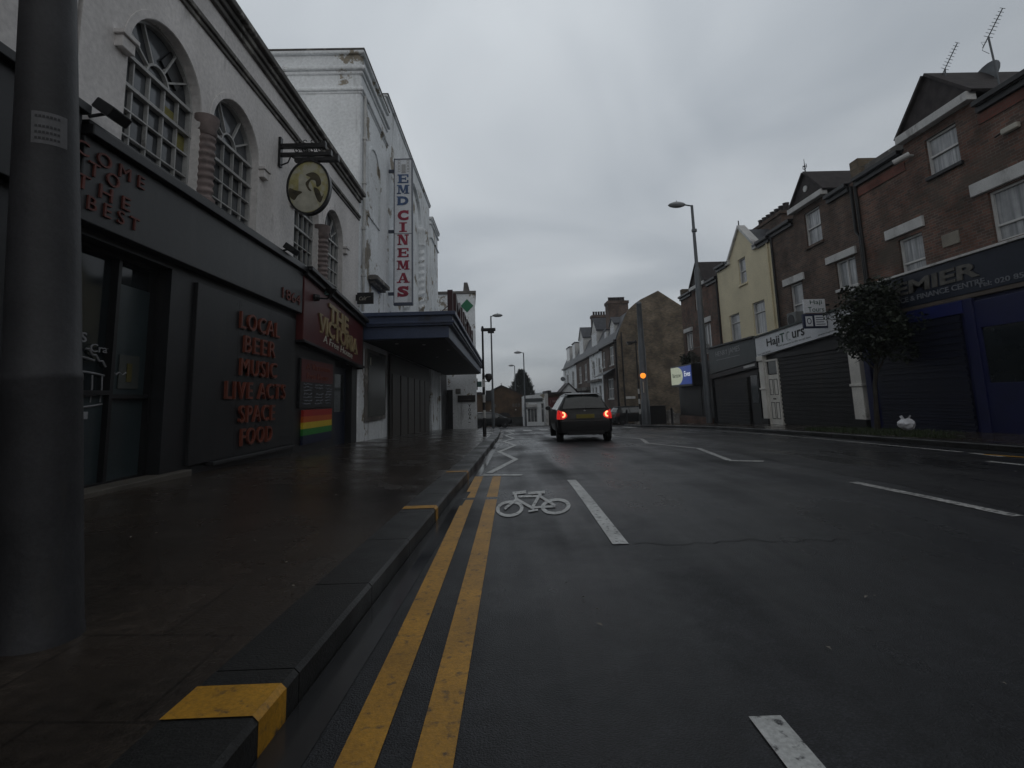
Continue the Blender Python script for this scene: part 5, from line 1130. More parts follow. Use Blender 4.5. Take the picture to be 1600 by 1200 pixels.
# ------------------------------------------------------------------ end of the street
fb_ = thing('brown_gabled_building', 'brown brick gabled building with an arch at the end of the street', 'building', (.3, 65, zt(65)))
By = 64.0; Bf = Ff(By)
mb = MB(); mb.prism(Bf, [(-1.9, -2.9), (2.35, -2.9), (2.35, 1.55), (1.0, 2.2), (-.25, 2.72), (-1.3, 2.15), (-1.9, 2.1)], 0, 9); ob('wall', mb, m_bora, fb_)
mb = MB()
for p, q in (((-1.95, 1.95), (-.25, 2.74)), ((2.4, 1.55), (-.25, 2.74))): mb.prism(Bf, [p, q, (q[0], q[1] + .14), (p[0], p[1] + .14)], -.25, 9.1)
ob('roof', mb, m_tile, fb_)
mb = MB(); mb.tube([(-.25, By + .2, 2.8), (-.25, By + .2, 3.1)], .04, 6); ob('finial', mb, m_black, fb_)
mb = MB(); mb.prism(Bf, [(-3.3, -2.9), (-1.901, -2.9), (-1.901, 1.1), (-2.6, 1.1), (-3.3, .5)], .6, 8); ob('side_wing', mb, m_bora, fb_)
mb = MB(); mb.box(-2.2, -1.25, By - .35, By + .6, .95, 2.25); ob('chimney', mb, m_black, fb_)
mb = MB(); n = 14; mb.prism(Bf, [(.75 + .82 * 1, -1.1), (.75 + .82, -.95)] + [(.1 + .8 * math.cos(PI * k / n), -1.0 + .5 * math.sin(PI * k / n)) for k in range(n + 1)], -.03, .02) if False else mb.prism(Bf, [(.0 + .8 * math.cos(PI * k / n), -1.0 + .5 * math.sin(PI * k / n)) for k in range(n + 1)], -.03, .02); ob('arch', mb, m_black, fb_)
for x in (1.05, 1.4, 1.75, -1.5, -1.2):
    mb = MB(); mb.prism(Bf, arc(x, x + .26, .15, .45, 8), -.02, .02); ob('window', mb, m_cornice, fb_)
for x in (-1.65, 1.45):
    mb = MB(); mb.lathe((x, By - .12, -.28), [(.02, 0), (.09, .05), (.09, .12), (.02, .16)], 8); ob('wall_lamp', mb, m_pvc, fb_)
mb = MB(); mb.box(-1.0, 2.6, 61.6, 61.75, -2.7, -1.0); tag(ob('boundary_fence', mb, M('dark_fence', (0.035, 0.036, 0.034), rough=.7)), 'dark low fence in front of the brown gabled building', 'fence')
ws = thing('white_corner_shop', 'low pale grey shop with tall white framed windows at the end of the street', 'shop', (3.6, 58.6, zt(58)))
Wf = Ff(58.5)
mb = MB(); WH = [rect(2.65, -1.55, 3.75, .0), rect(4.2, -1.6, 4.55, .55)]
mb.wall(Wf, [(2.2, -2.6), (4.95, -2.6), (4.95, 1.62), (2.2, 1.42)], WH, .15); mb.box(2.21, 4.94, 58.66, 64, -2.7, 1.35); ob('wall', mb, m_render2, ws)
mb = MB(); mb.box(2.45, 4.4, 58.42, 58.499, .72, 1.12); b_ = ob('shop_sign', mb, m_hjgrey, ws)
mb = MB(); mb.box(2.5, 3.75, 58.2, 58.499, .14, .45); ob('awning', mb, m_pvc, ws)
sash(ws, Wf, 2.65, 3.75, -1.55, .0, 0, bars=(.33, .67), gl=m_glass, w=.06); sash(ws, Wf, 4.2, 4.55, -1.6, .55, .7, gl=m_glass, w=.06, name='door')
mb = MB(); mb.box(4.7, 5.0, 58.35, 58.499, -2.4, 1.6); ob('pilaster', mb, m_pvc, ws)
ms = thing('maroon_shop', 'low shop with a maroon sign partly behind the dark car', 'shop', (6, 58.6, zt(58)))
mb = MB(); mb.box(5.05, 7.6, 58.7, 66, -2.7, 1.5); ob('wall', mb, m_bora, ms)
mb = MB(); mb.box(5.02, 7.6, 58.45, 58.699, .02, 1.15); b_ = ob('shop_sign', mb, m_maroon, ms)
mb = MB(); mb.box(5.25, 5.32, 58.44, 58.449, .45, .85); mb.box(5.5, 6.2, 58.44, 58.449, .6, .85); mb.box(6.35, 7.0, 58.44, 58.449, .55, .78); ob('lettering', mb, M('faded_pink_letter', (0.20, .12, .12), rough=.6), b_)
mb = MB(); mb.box(5.02, 7.6, 58.3, 58.75, -.12, .02); ob('shutter_rail', mb, m_pvc, ms)
mb = MB(); mb.box(5.0, 7.7, 58.4, 66, 1.5, 1.72); mb.box(5.0, 5.4, 58.35, 66.1, 1.721, 1.95); ob('roof', mb, m_tile, ms)
mb = MB(); mb.box(5.1, 7.5, 58.64, 58.699, -2.5, -.13); ob('shopfront', mb, M('dark_olive_front', (0.035, 0.033, 0.024), rough=.6), ms)
wg = thing('white_gabled_house', 'small pale gabled house roof showing above the maroon shop', 'house', (7.5, 72, zt(72)))
mb = MB(); mb.prism(Ff(70), [(7.0, -4), (10.2, -4), (10.2, 1.5), (8.9, 2.9), (7.6, 1.6), (7.0, 1.6)], 0, 5); ob('wall', mb, m_render2, wg)
mb = MB()
for p, q in (((7.3, 1.3), (8.9, 2.95)), ((10.5, 1.3), (8.9, 2.95))): mb.prism(Ff(70), [p, q, (q[0], q[1] + .16), (p[0], p[1] + .16)], -.2, 5.1)
ob('roof', mb, m_tile, wg)
fw = thing('far_brick_house', 'low brown brick house at the far left behind the yoga building', 'house', (-5, 72, zt(72)))
mb = MB(); mb.prism(Ff(72), [(-9, -4), (-2.2, -4), (-2.2, 1.0), (-3.2, 1.9), (-9, 1.9)], 0, 8); ob('wall', mb, m_bora, fw)
mb = MB(); mb.prism(Ff(72), [(-9.2, 1.9), (-3.1, 1.9), (-2.1, .9), (-2.0, 1.1), (-3.1, 2.2), (-9.2, 2.2)], -.3, 8.2); ob('roof', mb, m_tile, fw)

# ------------------------------------------------------------------ street furniture
def gz(x, y): return zt(y) + .12
lc = thing('lamp_column', 'thick grey lamp column standing on the near pavement at the left', 'lamp post', (-2.00, 2.37, .14))
mb = MB(); mb.lathe((-2.00, 2.37, .12), [(.156, 0), (.154, .05), (.150, .07), (.148, .30), (.141, 1.12), (.143, 1.125), (.143, 1.15), (.138, 1.16), (.134, 1.6), (.104, 3.4), (.08, 8.2)], 28); ob('column', mb, m_polegrey, lc, smooth=True, recalc=True)
lb = MB()
n = 10
for k in range(n):
    t0, t1 = R(-75 + 62 * k / n), R(-75 + 62 * (k + 1) / n); rr_ = .1245
    lb.poly([(-2.00 + rr_ * math.cos(t0), 2.37 + rr_ * math.sin(t0), 2.34), (-2.00 + rr_ * math.cos(t1), 2.37 + rr_ * math.sin(t1), 2.34), (-2.00 + (rr_ - .001) * math.cos(t1), 2.37 + (rr_ - .001) * math.sin(t1), 2.50), (-2.00 + (rr_ - .001) * math.cos(t0), 2.37 + (rr_ - .001) * math.sin(t0), 2.50)])
sk = ob('sticker', lb, M('faded_sticker', (0.10, 0.10, 0.105), rough=.6), lc)
lb = MB()
for z in (2.36, 2.39, 2.42, 2.47):
    for k in range(1, 8):
        t0, t1 = R(-75 + 62 * k / n), R(-75 + 62 * (k + .7) / n); rr_ = .1262
        lb.poly([(-2.00 + rr_ * math.cos(t), 2.37 + rr_ * math.sin(t), zz_) for t, zz_ in ((t0, z), (t1, z), (t1, z + .012), (t0, z + .012))])
ob('lettering', lb, M('sticker_print', (0.03, 0.03, 0.032), rough=.6), sk)
mb = MB(); mb.tube([(-2.00, 2.37, 8.3), (-1.4, 2.37, 8.4)], .04); mb.lathe((-1.2, 2.37, 8.38), [(.02, 0), (.25, .02), (.3, .06), (.2, .12), (.02, .14)], 16); ob('lamp_head', mb, m_steel, lc, smooth=True)

lc.rotation_euler = (0, R(-4.6), 0)   # the old column leans over the pavement
def street_lamp(x, y, h, arm, lab, low=None, z0=None, r=.075, head=.38):
    z = z0 if z0 is not None else gz(x, y); s_ = 1 if arm > 0 else -1
    t = thing('street_lamp', lab, 'street lamp', (x, y, z), 'grey street lamps along the road')
    hb = low or h * .3
    mb = MB(); mb.lathe((x, y, z - .02), [(r * 1.6, 0), (r * 1.6, hb), (r * 1.02, hb + .12), (r, hb + .14), (r * .75, h), (.02, h + .03)], 14); ob('pole', mb, m_steel, t, smooth=True)
    mb = MB(); mb.tube([(x, y, z + h - .04), (x + arm * .35, y, z + h + .02)], .035, 6); ob('arm', mb, m_steel, t)
    hx = x + arm - s_ * 0.0; mb = MB()
    mb.lathe((0, 0, 0), [(.02, -.13), (head * .5, -.12), (head * .85, -.07), (head, 0), (head * .85, .07), (head * .45, .13), (.02, .15)], 20); mb.v = [(hx - s_ * head * .55 + s_ * .3 * 0 + q[0] * 1.15, y + q[1] * .6, z + h + .03 + q[2]) for q in mb.v]
    hd = ob('lamp_head', mb, MATS.get('lamp_head_grey') or M('lamp_head_grey', (0.30, 0.31, 0.32), rough=.5, var=.12), t, smooth=True)
    mb = MB(); mb.tube([(hx - s_ * head * .55, y, z + h + .15), (hx - s_ * head * .55, y, z + h + .25)], .025, 6); ob('photocell', mb, m_pvc, hd)
    return t
l1 = street_lamp(9.52, 24.0, 10.55, -.95, 'tall grey street lamp on the right pavement before the estate agent shop', low=7.3, z0=-.25, r=.085)
mb = MB(); mb.lathe((9.54, 24, 9.0), [(.02, -.1), (.13, -.06), (.13, .06), (.02, .1)], 10); ob('collar', mb, m_steel, l1)
street_lamp(-.86, 41.0, 8.95, .75, 'grey street lamp left of the road just past the yoga building', low=3.0)
street_lamp(2.35, 57.0, 8.1, -.85, 'grey street lamp in front of the low white corner shop', z0=-1.9)
street_lamp(1.75, 76.0, 8.6, -.7, 'farthest thin grey street lamp standing against the conifer tree', z0=-2.6)
m_bw = bpy.data.materials.new('black_and_white_bands'); m_bw.use_nodes = True
def beacon(x, y, h, hx, lab, lit, gl_z, gx, zpole=None):
    z = gz(x, y); t = thing('belisha_beacon', lab, 'crossing beacon', (x, y, z), 'crossing beacons')
    mb = MB(); mb.lathe((x, y, z - .02), [(.075, 0), (.075, .5), (.058, .55), (.055, 2.4), (.045, 2.5), (.04, h)], 12); ob('pole', mb, m_black, t, smooth=True)
    for k in range(3):
        mb = MB(); mb.lathe((x, y, z + .65 + k * .62), [(.0595, 0), (.0585, .31)], 12); ob('white_band', mb, m_pvc, t, smooth=True)
    mb = MB(); s_ = 1 if hx > 0 else -1
    mb.box(min(x, x + hx) - .06, max(x, x + hx) + .06, y - .1, y + .1, z + h - .04, z + h + .08); mb.box(x + hx * .45 - .0, x + hx, y - .14, y + .14, z + h - .12, z + h - .042)
    mb.lathe((x, y, z + h + .08), [(.06, 0), (.05, .08), (.01, .1)], 8); ob('floodlight', mb, m_black, t, bevel=.02)
    mb = MB(); mb.tube([(x, y, gl_z - .16), (x + gx, y, gl_z - .16)], .016, 6); ob('bracket', mb, m_black, t)
    mb = MB(); mb.lathe((x + gx, y, gl_z), [(.03, -.19), (.07, -.14), (.13, -.05), (.15, .03), (.135, .10), (.09, .145), (.02, .16)] if not lit else [(.05, -.17), (.13, -.12), (.175, -.02), (.17, .06), (.11, .14), (.02, .165)], 16)
    ob('globe', mb, m_amber if lit else m_globe, t, smooth=True)
    if not lit:
        mb = MB(); mb.lathe((x + gx, y, gl_z), [(.158, .04), (.145, .105), (.10, .152), (.02, .168)], 16); ob('cowl', mb, m_black, t, smooth=True)
    return t
beacon(-.80, 21.0, 4.22, .48, 'unlit crossing beacon on a black pole at the left kerb', False, 2.0, .21)
beacon(8.42, 32.0, 5.1, -.5, 'lit amber crossing beacon on a banded pole at the right kerb', True, 2.31, .33)
ms_ = thing('grey_mast', 'plain grey tapered mast without lamp in front of the blank brick gable', 'mast', (9.05, 33.0, gz(9, 33)))
mb = MB(); z = gz(9, 33); mb.lathe((9.05, 33, z), [(.27, 0), (.27, 1.5), (.23, 1.55), (.22, 5.0), (.19, 5.1), (.16, 7.75), (.18, 7.78), (.15, 7.9), (.03, 7.95)], 16); ob('pole', mb, m_steel, ms_, smooth=True)
mb = MB(); mb.box(8.92, 8.97, 32.75, 32.83, z + 2.0, z + 2.7); ob('notice', mb, m_cream, ms_)
for x, y, lab in ((8.35, 35.2, 'black bollard left of the banded beacon pole near the side road'), (10.9, 33.6, 'black bollard near the foot of the corner shop shutter'), (11.25, 34.6, 'black bollard at the corner behind the other bollard')):
    b = thing('bollard', lab, 'bollard', (x, y, gz(x, y)), 'black bollards at the side road corner')
    mb = MB(); mb.lathe((x, y, gz(x, y) - .02), [(.08, 0), (.07, .1), (.055, .15), (.055, .85), (.07, .88), (.07, .95), (.04, 1.02), (.01, 1.04)], 12); ob('post', mb, m_black, b, smooth=True)
cb = thing('utility_cabinet', 'dark grey utility cabinet beside the tapered mast', 'cabinet', (10.2, 34.8, gz(10, 34.8)))
mb = MB(); z = gz(10, 34.8); mb.box(9.75, 10.85, 34.6, 35.0, z, z + 1.15); ob('casing', mb, m_dgrey, cb, bevel=.02)
mb = MB(); mb.box(9.72, 10.88, 34.57, 35.03, z + 1.15, z + 1.2); ob('lid', mb, m_dgrey, cb, bevel=.01)
mb = MB(); mb.box(10.28, 10.32, 34.585, 34.599, z + .1, z + 1.1); ob('door_seam', mb, m_black, cb)

# ------------------------------------------------------------------ vegetation
def leaves(mb, blobs, n, size, rng_, flat=.5):
    tot = sum(b[3] * b[4] * b[5] for b in blobs)
    for bx, by, bz_, rx, ry, rz in blobs:
        for _ in range(int(n * rx * ry * rz / tot)):
            while True:
                q = Vector((rng_.uniform(-1, 1), rng_.uniform(-1, 1), rng_.uniform(-1, 1)))
                if .15 < q.length < 1: break
            q = q * (q.length ** -.35)
            p = Vector((bx + q.x * rx, by + q.y * ry, bz_ + q.z * rz)); s_ = size * rng_.uniform(.6, 1.3)
            d = Vector((rng_.uniform(-1, 1), rng_.uniform(-1, 1), rng_.uniform(-1, .3))).normalized(); w = d.cross(Vector((rng_.uniform(-1, 1), rng_.uniform(-1, 1), 1))).normalized()
            mb.add([p, p + d * s_ * .5 + w * s_ * .3, p + d * s_, p + d * s_ * .5 - w * s_ * .3], [(0, 1, 2, 3)])
rg = random.Random(11)
st_ = thing('street_tree', 'small dark leafy street tree on the right pavement in front of the blue shop', 'tree', (10.35, 14.3, -.08))
bx, by = 10.35, 14.3; mb = MB()
mb.tube([(bx, by, -.1), (bx + .03, by, .5), (bx + .10, by + .02, 1.2), (bx + .22, by, 1.9), (bx + .3, by, 2.4)], [.085, .065, .055, .05, .04], 9)
limbs = []
for k in range(9):
    a = k * 2.4; L = rg.uniform(.6, 1.15); s0 = Vector((bx + .12 + .1 * rg.random(), by, 1.5 + .1 * k)); e = s0 + Vector((math.cos(a) * L, math.sin(a) * L, .55 + .7 * rg.random())); mb.tube([s0, (s0 + e) / 2 + Vector((0, 0, .1)), e], [.03, .02, .008], 6); limbs.append(e)
ob('trunk', mb, m_bark, st_, smooth=True)
mb = MB()
blobs = [(bx + .35, by, 2.9, .75, .75, .75), (bx - .2, by, 2.75, .5, .6, .5), (bx + 1.1, by, 2.8, .6, .6, .55), (bx + .3, by, 3.65, .6, .6, .5), (bx + .9, by + .2, 3.4, .5, .5, .42), (bx - .2, by, 3.4, .5, .5, .42), (bx + .1, by, 2.2, .5, .5, .35), (bx + .8, by - .2, 2.15, .45, .5, .35), (bx - .45, by, 3.0, .32, .4, .28), (bx + 1.45, by, 2.6, .36, .4, .3), (bx + .5, by, 4.05, .36, .4, .26), (bx + 1.2, by, 3.1, .35, .4, .3), (bx - .5, by, 2.35, .32, .35, .25)]
for k in range(26):
    a = rg.uniform(0, 2 * PI); e_ = rg.uniform(-.6, 1.3); r_ = rg.uniform(.85, 1.12)
    blobs.append((bx + .38 + 1.12 * r_ * math.cos(a) * math.cos(e_ * .9), by + 1.0 * r_ * math.sin(a) * math.cos(e_ * .9), 2.95 + 1.15 * r_ * math.sin(e_), rg.uniform(.14, .30), rg.uniform(.14, .30), rg.uniform(.10, .22)))
leaves(mb, blobs, 8200, .12, rg); ob('crown', mb, m_leaf, st_, recalc=False)
ct = thing('conifer_tree', 'dark bushy conifer tree rising behind the low white corner shop', 'tree', (3.0, 84, zt(84)))
mb = MB(); mb.tube([(3.0, 84, -3.2), (3.0, 84, 4.8)], [.3, .05], 8); ob('trunk', mb, m_bark, ct)
mb = MB()
for k in range(2600):
    z = rg.uniform(-2, 5.6); rmax = 2.35 * max(.06, 1 - ((z + .3) / 6.0) ** 2) if z > -.3 else 2.3
    a = rg.uniform(0, 2 * PI); rr_ = rmax * math.sqrt(rg.uniform(.15, 1)) * (1 + .12 * math.sin(3 * a + z * 2)); p = Vector((3.0 + rr_ * math.cos(a), 84 + rr_ * math.sin(a), z))
    d = Vector((math.cos(a) * .6, math.sin(a) * .6, rg.uniform(.2, 1.1))).normalized() * rg.uniform(.3, .75); w = Vector((-math.sin(a), math.cos(a), 0)) * .16
    mb.add([p - w, p + w, p + d], [(0, 1, 2)]); mb.add([p - Vector((0, 0, .15)), p + Vector((0, 0, .15)), p + d], [(0, 1, 2)])
ob('crown', mb, m_leaf2, ct, recalc=False)
for (x, y, z, r_, lab) in ((11.7, 32.6, 3.0, .45, 'leafy shrub on the ledge above the left end of the glowing sign'), (11.7, 31.3, 3.1, .5, 'leafy shrub on the ledge beside the lamp column above the sign')):
    sh = thing('ledge_shrub', lab, 'shrub', (x, y, z - .2), 'shrubs above the backlit sign')
    mb = MB(); leaves(mb, [(x, y, z + .15, r_ * .6, r_, r_ * .75), (x, y + .3, z + .4, r_ * .4, r_ * .5, r_ * .6)], 420, .16, rg); ob('foliage', mb, m_leaf, sh, recalc=False)
    mb = MB(); mb.tube([(x, y, 2.88), (x, y, z + .3)], .02, 5); ob('stem', mb, m_bark, sh)
mb = MB()
for k in range(4200):
    y = rg.uniform(10.6, 16.6); x = rg.uniform(8.98, 10.9) if y > 12 else rg.uniform(8.98, 9.6)
    if (x - 9.9) ** 2 / 1.1 + (y - 13.6) ** 2 / 9 > 1: continue
    h = rg.uniform(.03, .12); a = rg.uniform(0, 6.28); z = zt(y) + .118
    mb.add([(x - .008 * math.cos(a), y - .008 * math.sin(a), z), (x + .008 * math.cos(a), y + .008 * math.sin(a), z), (x + rg.uniform(-.05, .05), y + rg.uniform(-.05, .05), z + h)], [(0, 1, 2)])
gr = ob('grass', mb, m_grass, recalc=False); gr['kind'] = 'stuff'; gr['label'] = 'short dark grass around the foot of the street tree'; gr['category'] = 'grass'
mb = MB()
for k in range(150):
    if k < 105: x, y = rg.uniform(.3, 7.5), rg.uniform(1.3, 9); z = zt(y) + .008
    else: x, y = rg.uniform(-4.1, -1.1), rg.uniform(1.3, 8); z = zt(y) + .135 + .15 * (-1 - x) / 3.3 * .95
    s_ = rg.uniform(.006, .02); a = rg.uniform(0, 6.28); c, d = math.cos(a) * s_, math.sin(a) * s_
    mb.add([(x - c, y - d, z), (x + d * .4, y - c * .4, z + .006), (x + c, y + d, z + .002), (x - d * .4, y + c * .4, z + .004)], [(0, 1, 2, 3)])
lf_ = ob('leaf_litter', mb, M('pale_dead_leaf', (0.20, 0.18, 0.15), rough=.5, var=.5, scale=9), recalc=False); lf_['kind'] = 'stuff'; lf_['label'] = 'scattered small pale wet leaves on road and pavement'; lf_['category'] = 'leaf litter'
# white carrier bag
bg = thing('rubbish_bag', 'crumpled white plastic bag on the right pavement beside the street tree', 'bag', (9.85, 12.6, .06))
import mathutils
mb = MB(); nu, nv = 26, 16; pts = []
for j in range(nv + 1):
    v_ = j / nv
    for i in range(nu):
        a = 2 * PI * i / nu; r_ = .17 * math.sin(PI * min(.97, .06 + v_ * .85)) ** .6; r_ *= 1 + .22 * mathutils.noise.noise(Vector((math.cos(a) * 2, math.sin(a) * 2, v_ * 4)))
        pts.append((9.85 + r_ * math.cos(a) * 1.1, 12.6 + r_ * math.sin(a), .07 + v_ * .27 + .03 * mathutils.noise.noise(Vector((math.cos(a) * 3, math.sin(a) * 3, v_ * 3 + 5)))))
mb.add(pts, [(j * nu + i, j * nu + (i + 1) % nu, (j + 1) * nu + (i + 1) % nu, (j + 1) * nu + i) for j in range(nv) for i in range(nu)] + [tuple(range(nu)), tuple(nv * nu + i for i in range(nu))])
ob('bag_body', mb, m_bag, bg, smooth=True)
for s_ in (-1, 1):
    mb = MB(); b0 = Vector((9.85, 12.6, .32)); mb.add([b0 + Vector((s_ * .02, 0, 0)), b0 + Vector((s_ * .10, -.02, .11)), b0 + Vector((s_ * .15, .01, .08)), b0 + Vector((s_ * .06, .02, -.03)), b0 + Vector((s_ * .09, .05, .03))], [(0, 1, 4), (1, 2, 4), (2, 3, 4), (3, 0, 4), (0, 1, 2, 3)]); ob('handle', mb, m_bag, bg)

# ------------------------------------------------------------------ cars
TOP = ([0, .03, .08, .16, .28, .46, .62, 1.0, 1.6, 2.2, 2.7, 3.15, 3.4, 3.75, 3.92, 4.0], [.60, .80, .93, 1.02, 1.22, 1.42, 1.455, 1.48, 1.49, 1.46, 1.30, 1.02, .95, .86, .76, .55])
WID = ([0, .05, .16, .5, 1.2, 2.6, 3.3, 3.7, 3.92, 4.0], [.74, .785, .815, .83, .835, .835, .82, .77, .68, .58])
def half_prof(y):
    top = interp(y, *TOP); w = interp(y, *WID); belt = min(.94, top - .02); g = max(0, (top - .96) / .5)
    zb = .24 if .15 < y < 3.85 else .30
    tw = w - .05 - .26 * min(1, g)
    return [(0, zb), (w * .80, zb), (w * .96, zb + .06), (w * 1.0, .48), (w * 1.005, .66), (w * .985, belt - .09), (w * .955, belt), (w * .955 - (w * .955 - tw) * .5, belt + (top - .06 - belt) * .5), (tw, top - .055), (tw * .82, top - .012), (tw * .4, top), (0, top + .004)]
def side_x(y, z):
    P = half_prof(y)[3:9]
    for (x0, z0), (x1, z1) in zip(P, P[1:]):
        if z0 <= z <= z1: return x0 + (x1 - x0) * (z - z0) / max(1e-6, z1 - z0)
    return P[-1][0] if z > P[-1][1] else P[0][0]
def top_y(z):
    X_, Y_ = TOP
    for i in range(6):
        if Y_[i] <= z <= Y_[i + 1]: return X_[i] + (X_[i + 1] - X_[i]) * (z - Y_[i]) / (Y_[i + 1] - Y_[i])
    return X_[6]
def make_car(name, label, loc, rz, paint_, lit=True, group=None):
    t = thing(name, label, 'car', loc, group, rz)
    mb = MB(); st = [0, .03, .08, .16, .22, .28, .37, .46, .62, .8, 1.0, 1.3, 1.6, 1.9, 2.2, 2.45, 2.7, 2.95, 3.15, 3.4, 3.6, 3.75, 3.92, 4.0]; rows = []
    for y in st:
        h = half_prof(y); rows.append([(x, y, z) for x, z in h] + [(-x, y, z) for x, z in h[-2:0:-1]])
    n = len(rows[0]); base = 0
    for r_ in rows: mb.v += r_
    for i in range(len(rows) - 1): mb.f += [(i * n + k, i * n + (k + 1) % n, (i + 1) * n + (k + 1) % n, (i + 1) * n + k) for k in range(n)]
    mb.f += [tuple(range(n)), tuple((len(rows) - 1) * n + k for k in range(n))]
    ob('body', mb, paint_, t, smooth=True, local=True)
    def rear_patch(z0, z1, w0, w1, off, nz=6, nx=10):
        mb = MB(); g_ = []
        for j in range(nz + 1):
            z = z0 + (z1 - z0) * j / nz; y = top_y(z); w = w0 + (w1 - w0) * j / nz
            for i in range(nx + 1):
                u_ = -1 + 2 * i / nx; g_.append((u_ * w, y - off + .035 * u_ * u_, z + off * .5 - .01 * abs(u_) ** 3))
        mb.add(g_, [(j * (nx + 1) + i, j * (nx + 1) + i + 1, (j + 1) * (nx + 1) + i + 1, (j + 1) * (nx + 1) + i) for j in range(nz) for i in range(nx)]); return mb
    rw = ob('rear_window', rear_patch(1.0, 1.38, .67, .50, .03), m_cargl, t, smooth=True, local=True)
    mb = MB(); mb.tube([(.02, .12, 1.0), (.1, .15, 1.035), (.42, .18, 1.055)], [.022, .016, .01], 6); ob('rear_wiper', mb, m_rubber, rw, local=True)
    mb = MB(); mb.add([(-.54, .52, 1.425), (.54, .52, 1.425), (.50, .36, 1.415), (-.50, .36, 1.415), (-.54, .52, 1.462), (.54, .52, 1.462), (.50, .35, 1.438), (-.50, .35, 1.438)], [(0, 1, 2, 3), (4, 5, 6, 7), (0, 1, 5, 4), (2, 3, 7, 6), (1, 2, 6, 5), (3, 0, 4, 7)]); ob('spoiler', mb, paint_, t, local=True, bevel=.015)
    mb = MB(); mb.box(-.2, .2, .355, .365, 1.418, 1.430); ob('brake_lamp', mb, m_maroon, t, local=True)
    for s_ in (-1, 1):
        for (ya, yb) in ((.62, 1.22), (1.28, 2.02), (2.08, 2.72)):
            mb = MB(); g_ = []
            for j in range(5):
                for i in range(6):
                    y = ya + (yb - ya) * i / 5; zt_ = min(interp(y, *TOP) - .10, 1.36); z = .965 + (zt_ - .965) * j / 4; yy_ = y - (.08 * j / 4 if ya > 2 else 0); g_.append((s_ * (side_x(yy_, z) + .008), yy_, z))
            mb.add(g_, [(j * 6 + i, j * 6 + i + 1, (j + 1) * 6 + i + 1, (j + 1) * 6 + i) for j in range(4) for i in range(5)]); ob('side_window', mb, m_cargl, t, smooth=True, local=True)
        # tail lamp wrapped round the rear corner
        mb = MB(); g_ = []
        for j in range(9):
            v_ = j / 8; z = .70 + .27 * v_; inn = .535 + 1.0 * abs(v_ - .42) ** 2.4
            for i in range(9):
                u_ = i / 8
                if u_ < .7: x = inn + (interp(.06, *WID) * .985 - inn) * u_ / .7; y = min(.16, top_y(min(.94, z))) - .014 + .03 * (x / .8) ** 4
                else: y = .05 + (u_ - .7) / .3 * (.26 + .05 * v_); x = side_x(y, z) + .010
                g_.append((s_ * x, y, z))
        mb.add(g_, [(j * 9 + i, j * 9 + i + 1, (j + 1) * 9 + i + 1, (j + 1) * 9 + i) for j in range(8) for i in range(8)]); tl = ob('tail_lamp', mb, m_taill if lit else m_maroon, t, smooth=True, local=True)
        if lit:
            mb = MB(); cxx, czz = s_ * .665, .835; mb.tube([(cxx + s_ * .055 * math.cos(R(a)), .03 + .02 * math.cos(R(a)), czz + .065 * math.sin(R(a))) for a in range(80, 300, 20)], .024, 6); ob('filament', mb, m_tailh, tl, local=True)
        mb = MB(); mb.lathe((0, 0, 0), [(.02, -.05), (.09, -.05), (.11, 0), (.09, .06), (.02, .07)], 12); mb.v = [(s_ * (.93 + q[0] * .9), 2.55 + q[2], 1.0 + q[1] * .7) for q in mb.v]; ob('wing_mirror', mb, paint_, t, smooth=True, local=True)
        mb = MB(); mb.add([(s_ * (side_x(3.7, .66) - .02), 3.66, .64), (s_ * .48, 3.93, .64), (s_ * .5, 3.86, .78), (s_ * (side_x(3.55, .8) - .0), 3.52, .82), (s_ * .80, 3.5, .70)], [(0, 1, 2, 3, 4)]); ob('headlight', mb, m_alloy, t, local=True)
        for y in (.62, 3.18):
            mb = MB(); mb.lathe((0, 0, 0), [(.22, -.10), (.29, -.095), (.31, -.07), (.31, .07), (.29, .095), (.22, .10)], 28); mb.v = [(s_ * .73 + q[2] * 1.0, y + q[0], .31 + q[1]) for q in mb.v]; w_ = ob('wheel', mb, m_rubber, t, smooth=True, local=True)
            mb = MB(); mb.lathe((0, 0, 0), [(.03, .0), (.05, .02), (.19, -.005), (.215, .01), (.22, -.02), (.03, -.02)], 24, ); mb.v = [(s_ * (.815 + q[2]), y + q[0], .31 + q[1]) for q in mb.v]; ob('rim', mb, m_alloy, w_, smooth=True, local=True)
            mb = MB(); n2 = 20; mb.add([(s_ * (side_x(y, .5) + .003), y + .355 * math.cos(PI * k / n2), .31 + .355 * math.sin(PI * k / n2)) for k in range(n2 + 1)] + [(s_ * .70, y + .355 * math.cos(PI * k / n2), .31 + .355 * math.sin(PI * k / n2)) for k in range(n2 + 1)], [tuple(range(n2 + 1)), tuple(range(n2 + 1, 2 * n2 + 2))] + [(k, k + 1, k + n2 + 2, k + n2 + 1) for k in range(n2)]); ob('wheel_arch', mb, m_rubber, t, local=True)
    mb = MB(); mb.box(-.27, .27, -.012, .03, .72, .84); ob('number_plate', mb, m_plate, t, local=True, bevel=.006)
    mb = MB(); g_ = []
    for x, y in [(-.815, .30), (-.80, .10), (-.72, -.01), (-.45, -.045), (0, -.06), (.45, -.045), (.72, -.01), (.80, .10), (.815, .30)]: g_ += [(x * .97, y + .02, .32), (x, y, .40), (x * 1.004, y - .012, .58), (x * .99, y + .01, .645)]
    mb.add(g_, [(i * 4 + k, i * 4 + k + 1, i * 4 + k + 5, i * 4 + k + 4) for i in range(8) for k in range(3)] + [(i * 4 + 3, i * 4 + 7, i * 4 + 7, i * 4 + 3)[:3] for i in range(0)]); bp_ = ob('rear_bumper', mb, m_rubber, t, smooth=True, local=True)
    mb = MB(); g_ = []
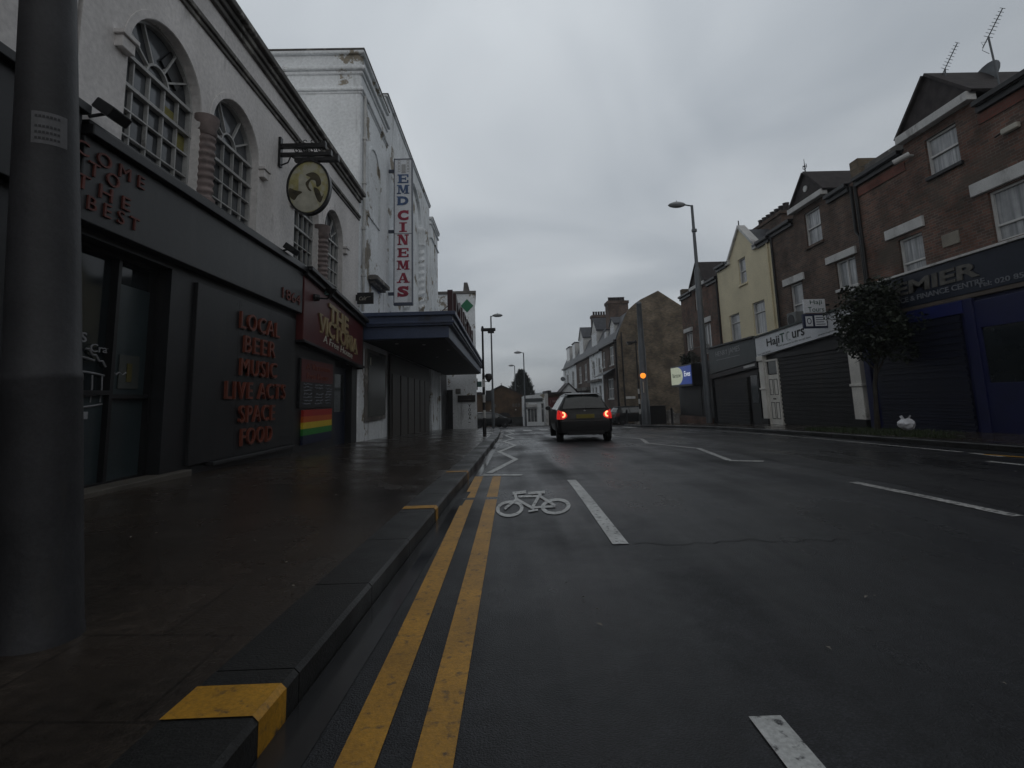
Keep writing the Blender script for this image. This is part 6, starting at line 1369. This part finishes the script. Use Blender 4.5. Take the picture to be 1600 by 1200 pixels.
    for x, y in [(-.72, -.012), (-.45, -.046), (0, -.061), (.45, -.046), (.72, -.012)]: g_ += [(x, y, .645), (x, y + .09, .66)]
    mb.add(g_, [(i * 2, i * 2 + 1, i * 2 + 3, i * 2 + 2) for i in range(4)]); ob('bumper_top', mb, M('grey_bumper_edge', (0.09, .09, .095), rough=.4) if 'grey_bumper_edge' not in bpy.data.materials else bpy.data.materials['grey_bumper_edge'], bp_, local=True)
    mb = MB(); mb.box(-.55, .55, -.045, .1, .24, .34); ob('rear_valance', mb, m_rubber, bp_, local=True, bevel=.02)
    mb = MB()
    for q in ((-1, 1), (1, 1)):
        mb.tube([(q[0] * x, top_y(min(z, 1.42)) - .012, z + .004) for x, z in ((.46, .70), (.50, .82), (.62, .96), (.665, 1.02), (.60, 1.2), (.53, 1.40))], .006, 4)
    mb.tube([(-.46, .0, .69), (0, -.008, .69), (.46, .0, .69)], .006, 4); ob('tailgate_seam', mb, m_rubber, t, local=True)
    mb = MB(); mb.tube([(.45, -.02, .23), (.45, .3, .23)], .03, 8); ob('exhaust', mb, m_alloy, t, local=True)
    mb = MB(); mb.lathe((0, 0, 0), [(.005, 0), (.035, 0), (.04, -.006), (.005, -.008)], 12); mb.v = [(q[0], .085 + q[2], .925 + q[1]) for q in mb.v]; ob('badge', mb, m_alloy, t, local=True)
    mb = MB(); mb.tube([(0, .75, 1.46), (0, .62, 1.62)], [.008, .004], 5); ob('aerial', mb, m_rubber, t, local=True)
    return t
make_car('hatchback_car', 'dark grey hatchback driving away with both red tail lamps lit', (2.42, 15.45, zt(16.5) + .0), R(-1.0), m_carp, True)
c2 = make_car('parked_car', 'dark car with pale bonnet half hidden behind the hatchback on its right', (8.6, 41.5, zt(40) + .0), R(-78), m_carp, False, 'parked cars in the distance')
c3 = make_car('parked_car', 'black car parked at the end of the street beside the yoga building corner', (-3.2, 47.5, zt(47)), R(-70), m_carp, False, 'parked cars in the distance')

# ------------------------------------------------------------------ wet air over the whole place
hz = MB(); hz.box(-806, 806, -66, 1106, -13.5, 15.2)
m_hz = bpy.data.materials.new('wet_air'); m_hz.use_nodes = True; nt_ = m_hz.node_tree; nt_.nodes.clear()
v_o = nt_.nodes.new('ShaderNodeOutputMaterial'); v_p = nt_.nodes.new('ShaderNodeVolumePrincipled')
v_p.inputs['Color'].default_value = (0.92, 0.95, 1.0, 1); v_p.inputs['Density'].default_value = 0.0009
nt_.links.new(v_p.outputs[0], v_o.inputs['Volume'])
h_ = ob('haze', hz, m_hz); h_['kind'] = 'stuff'
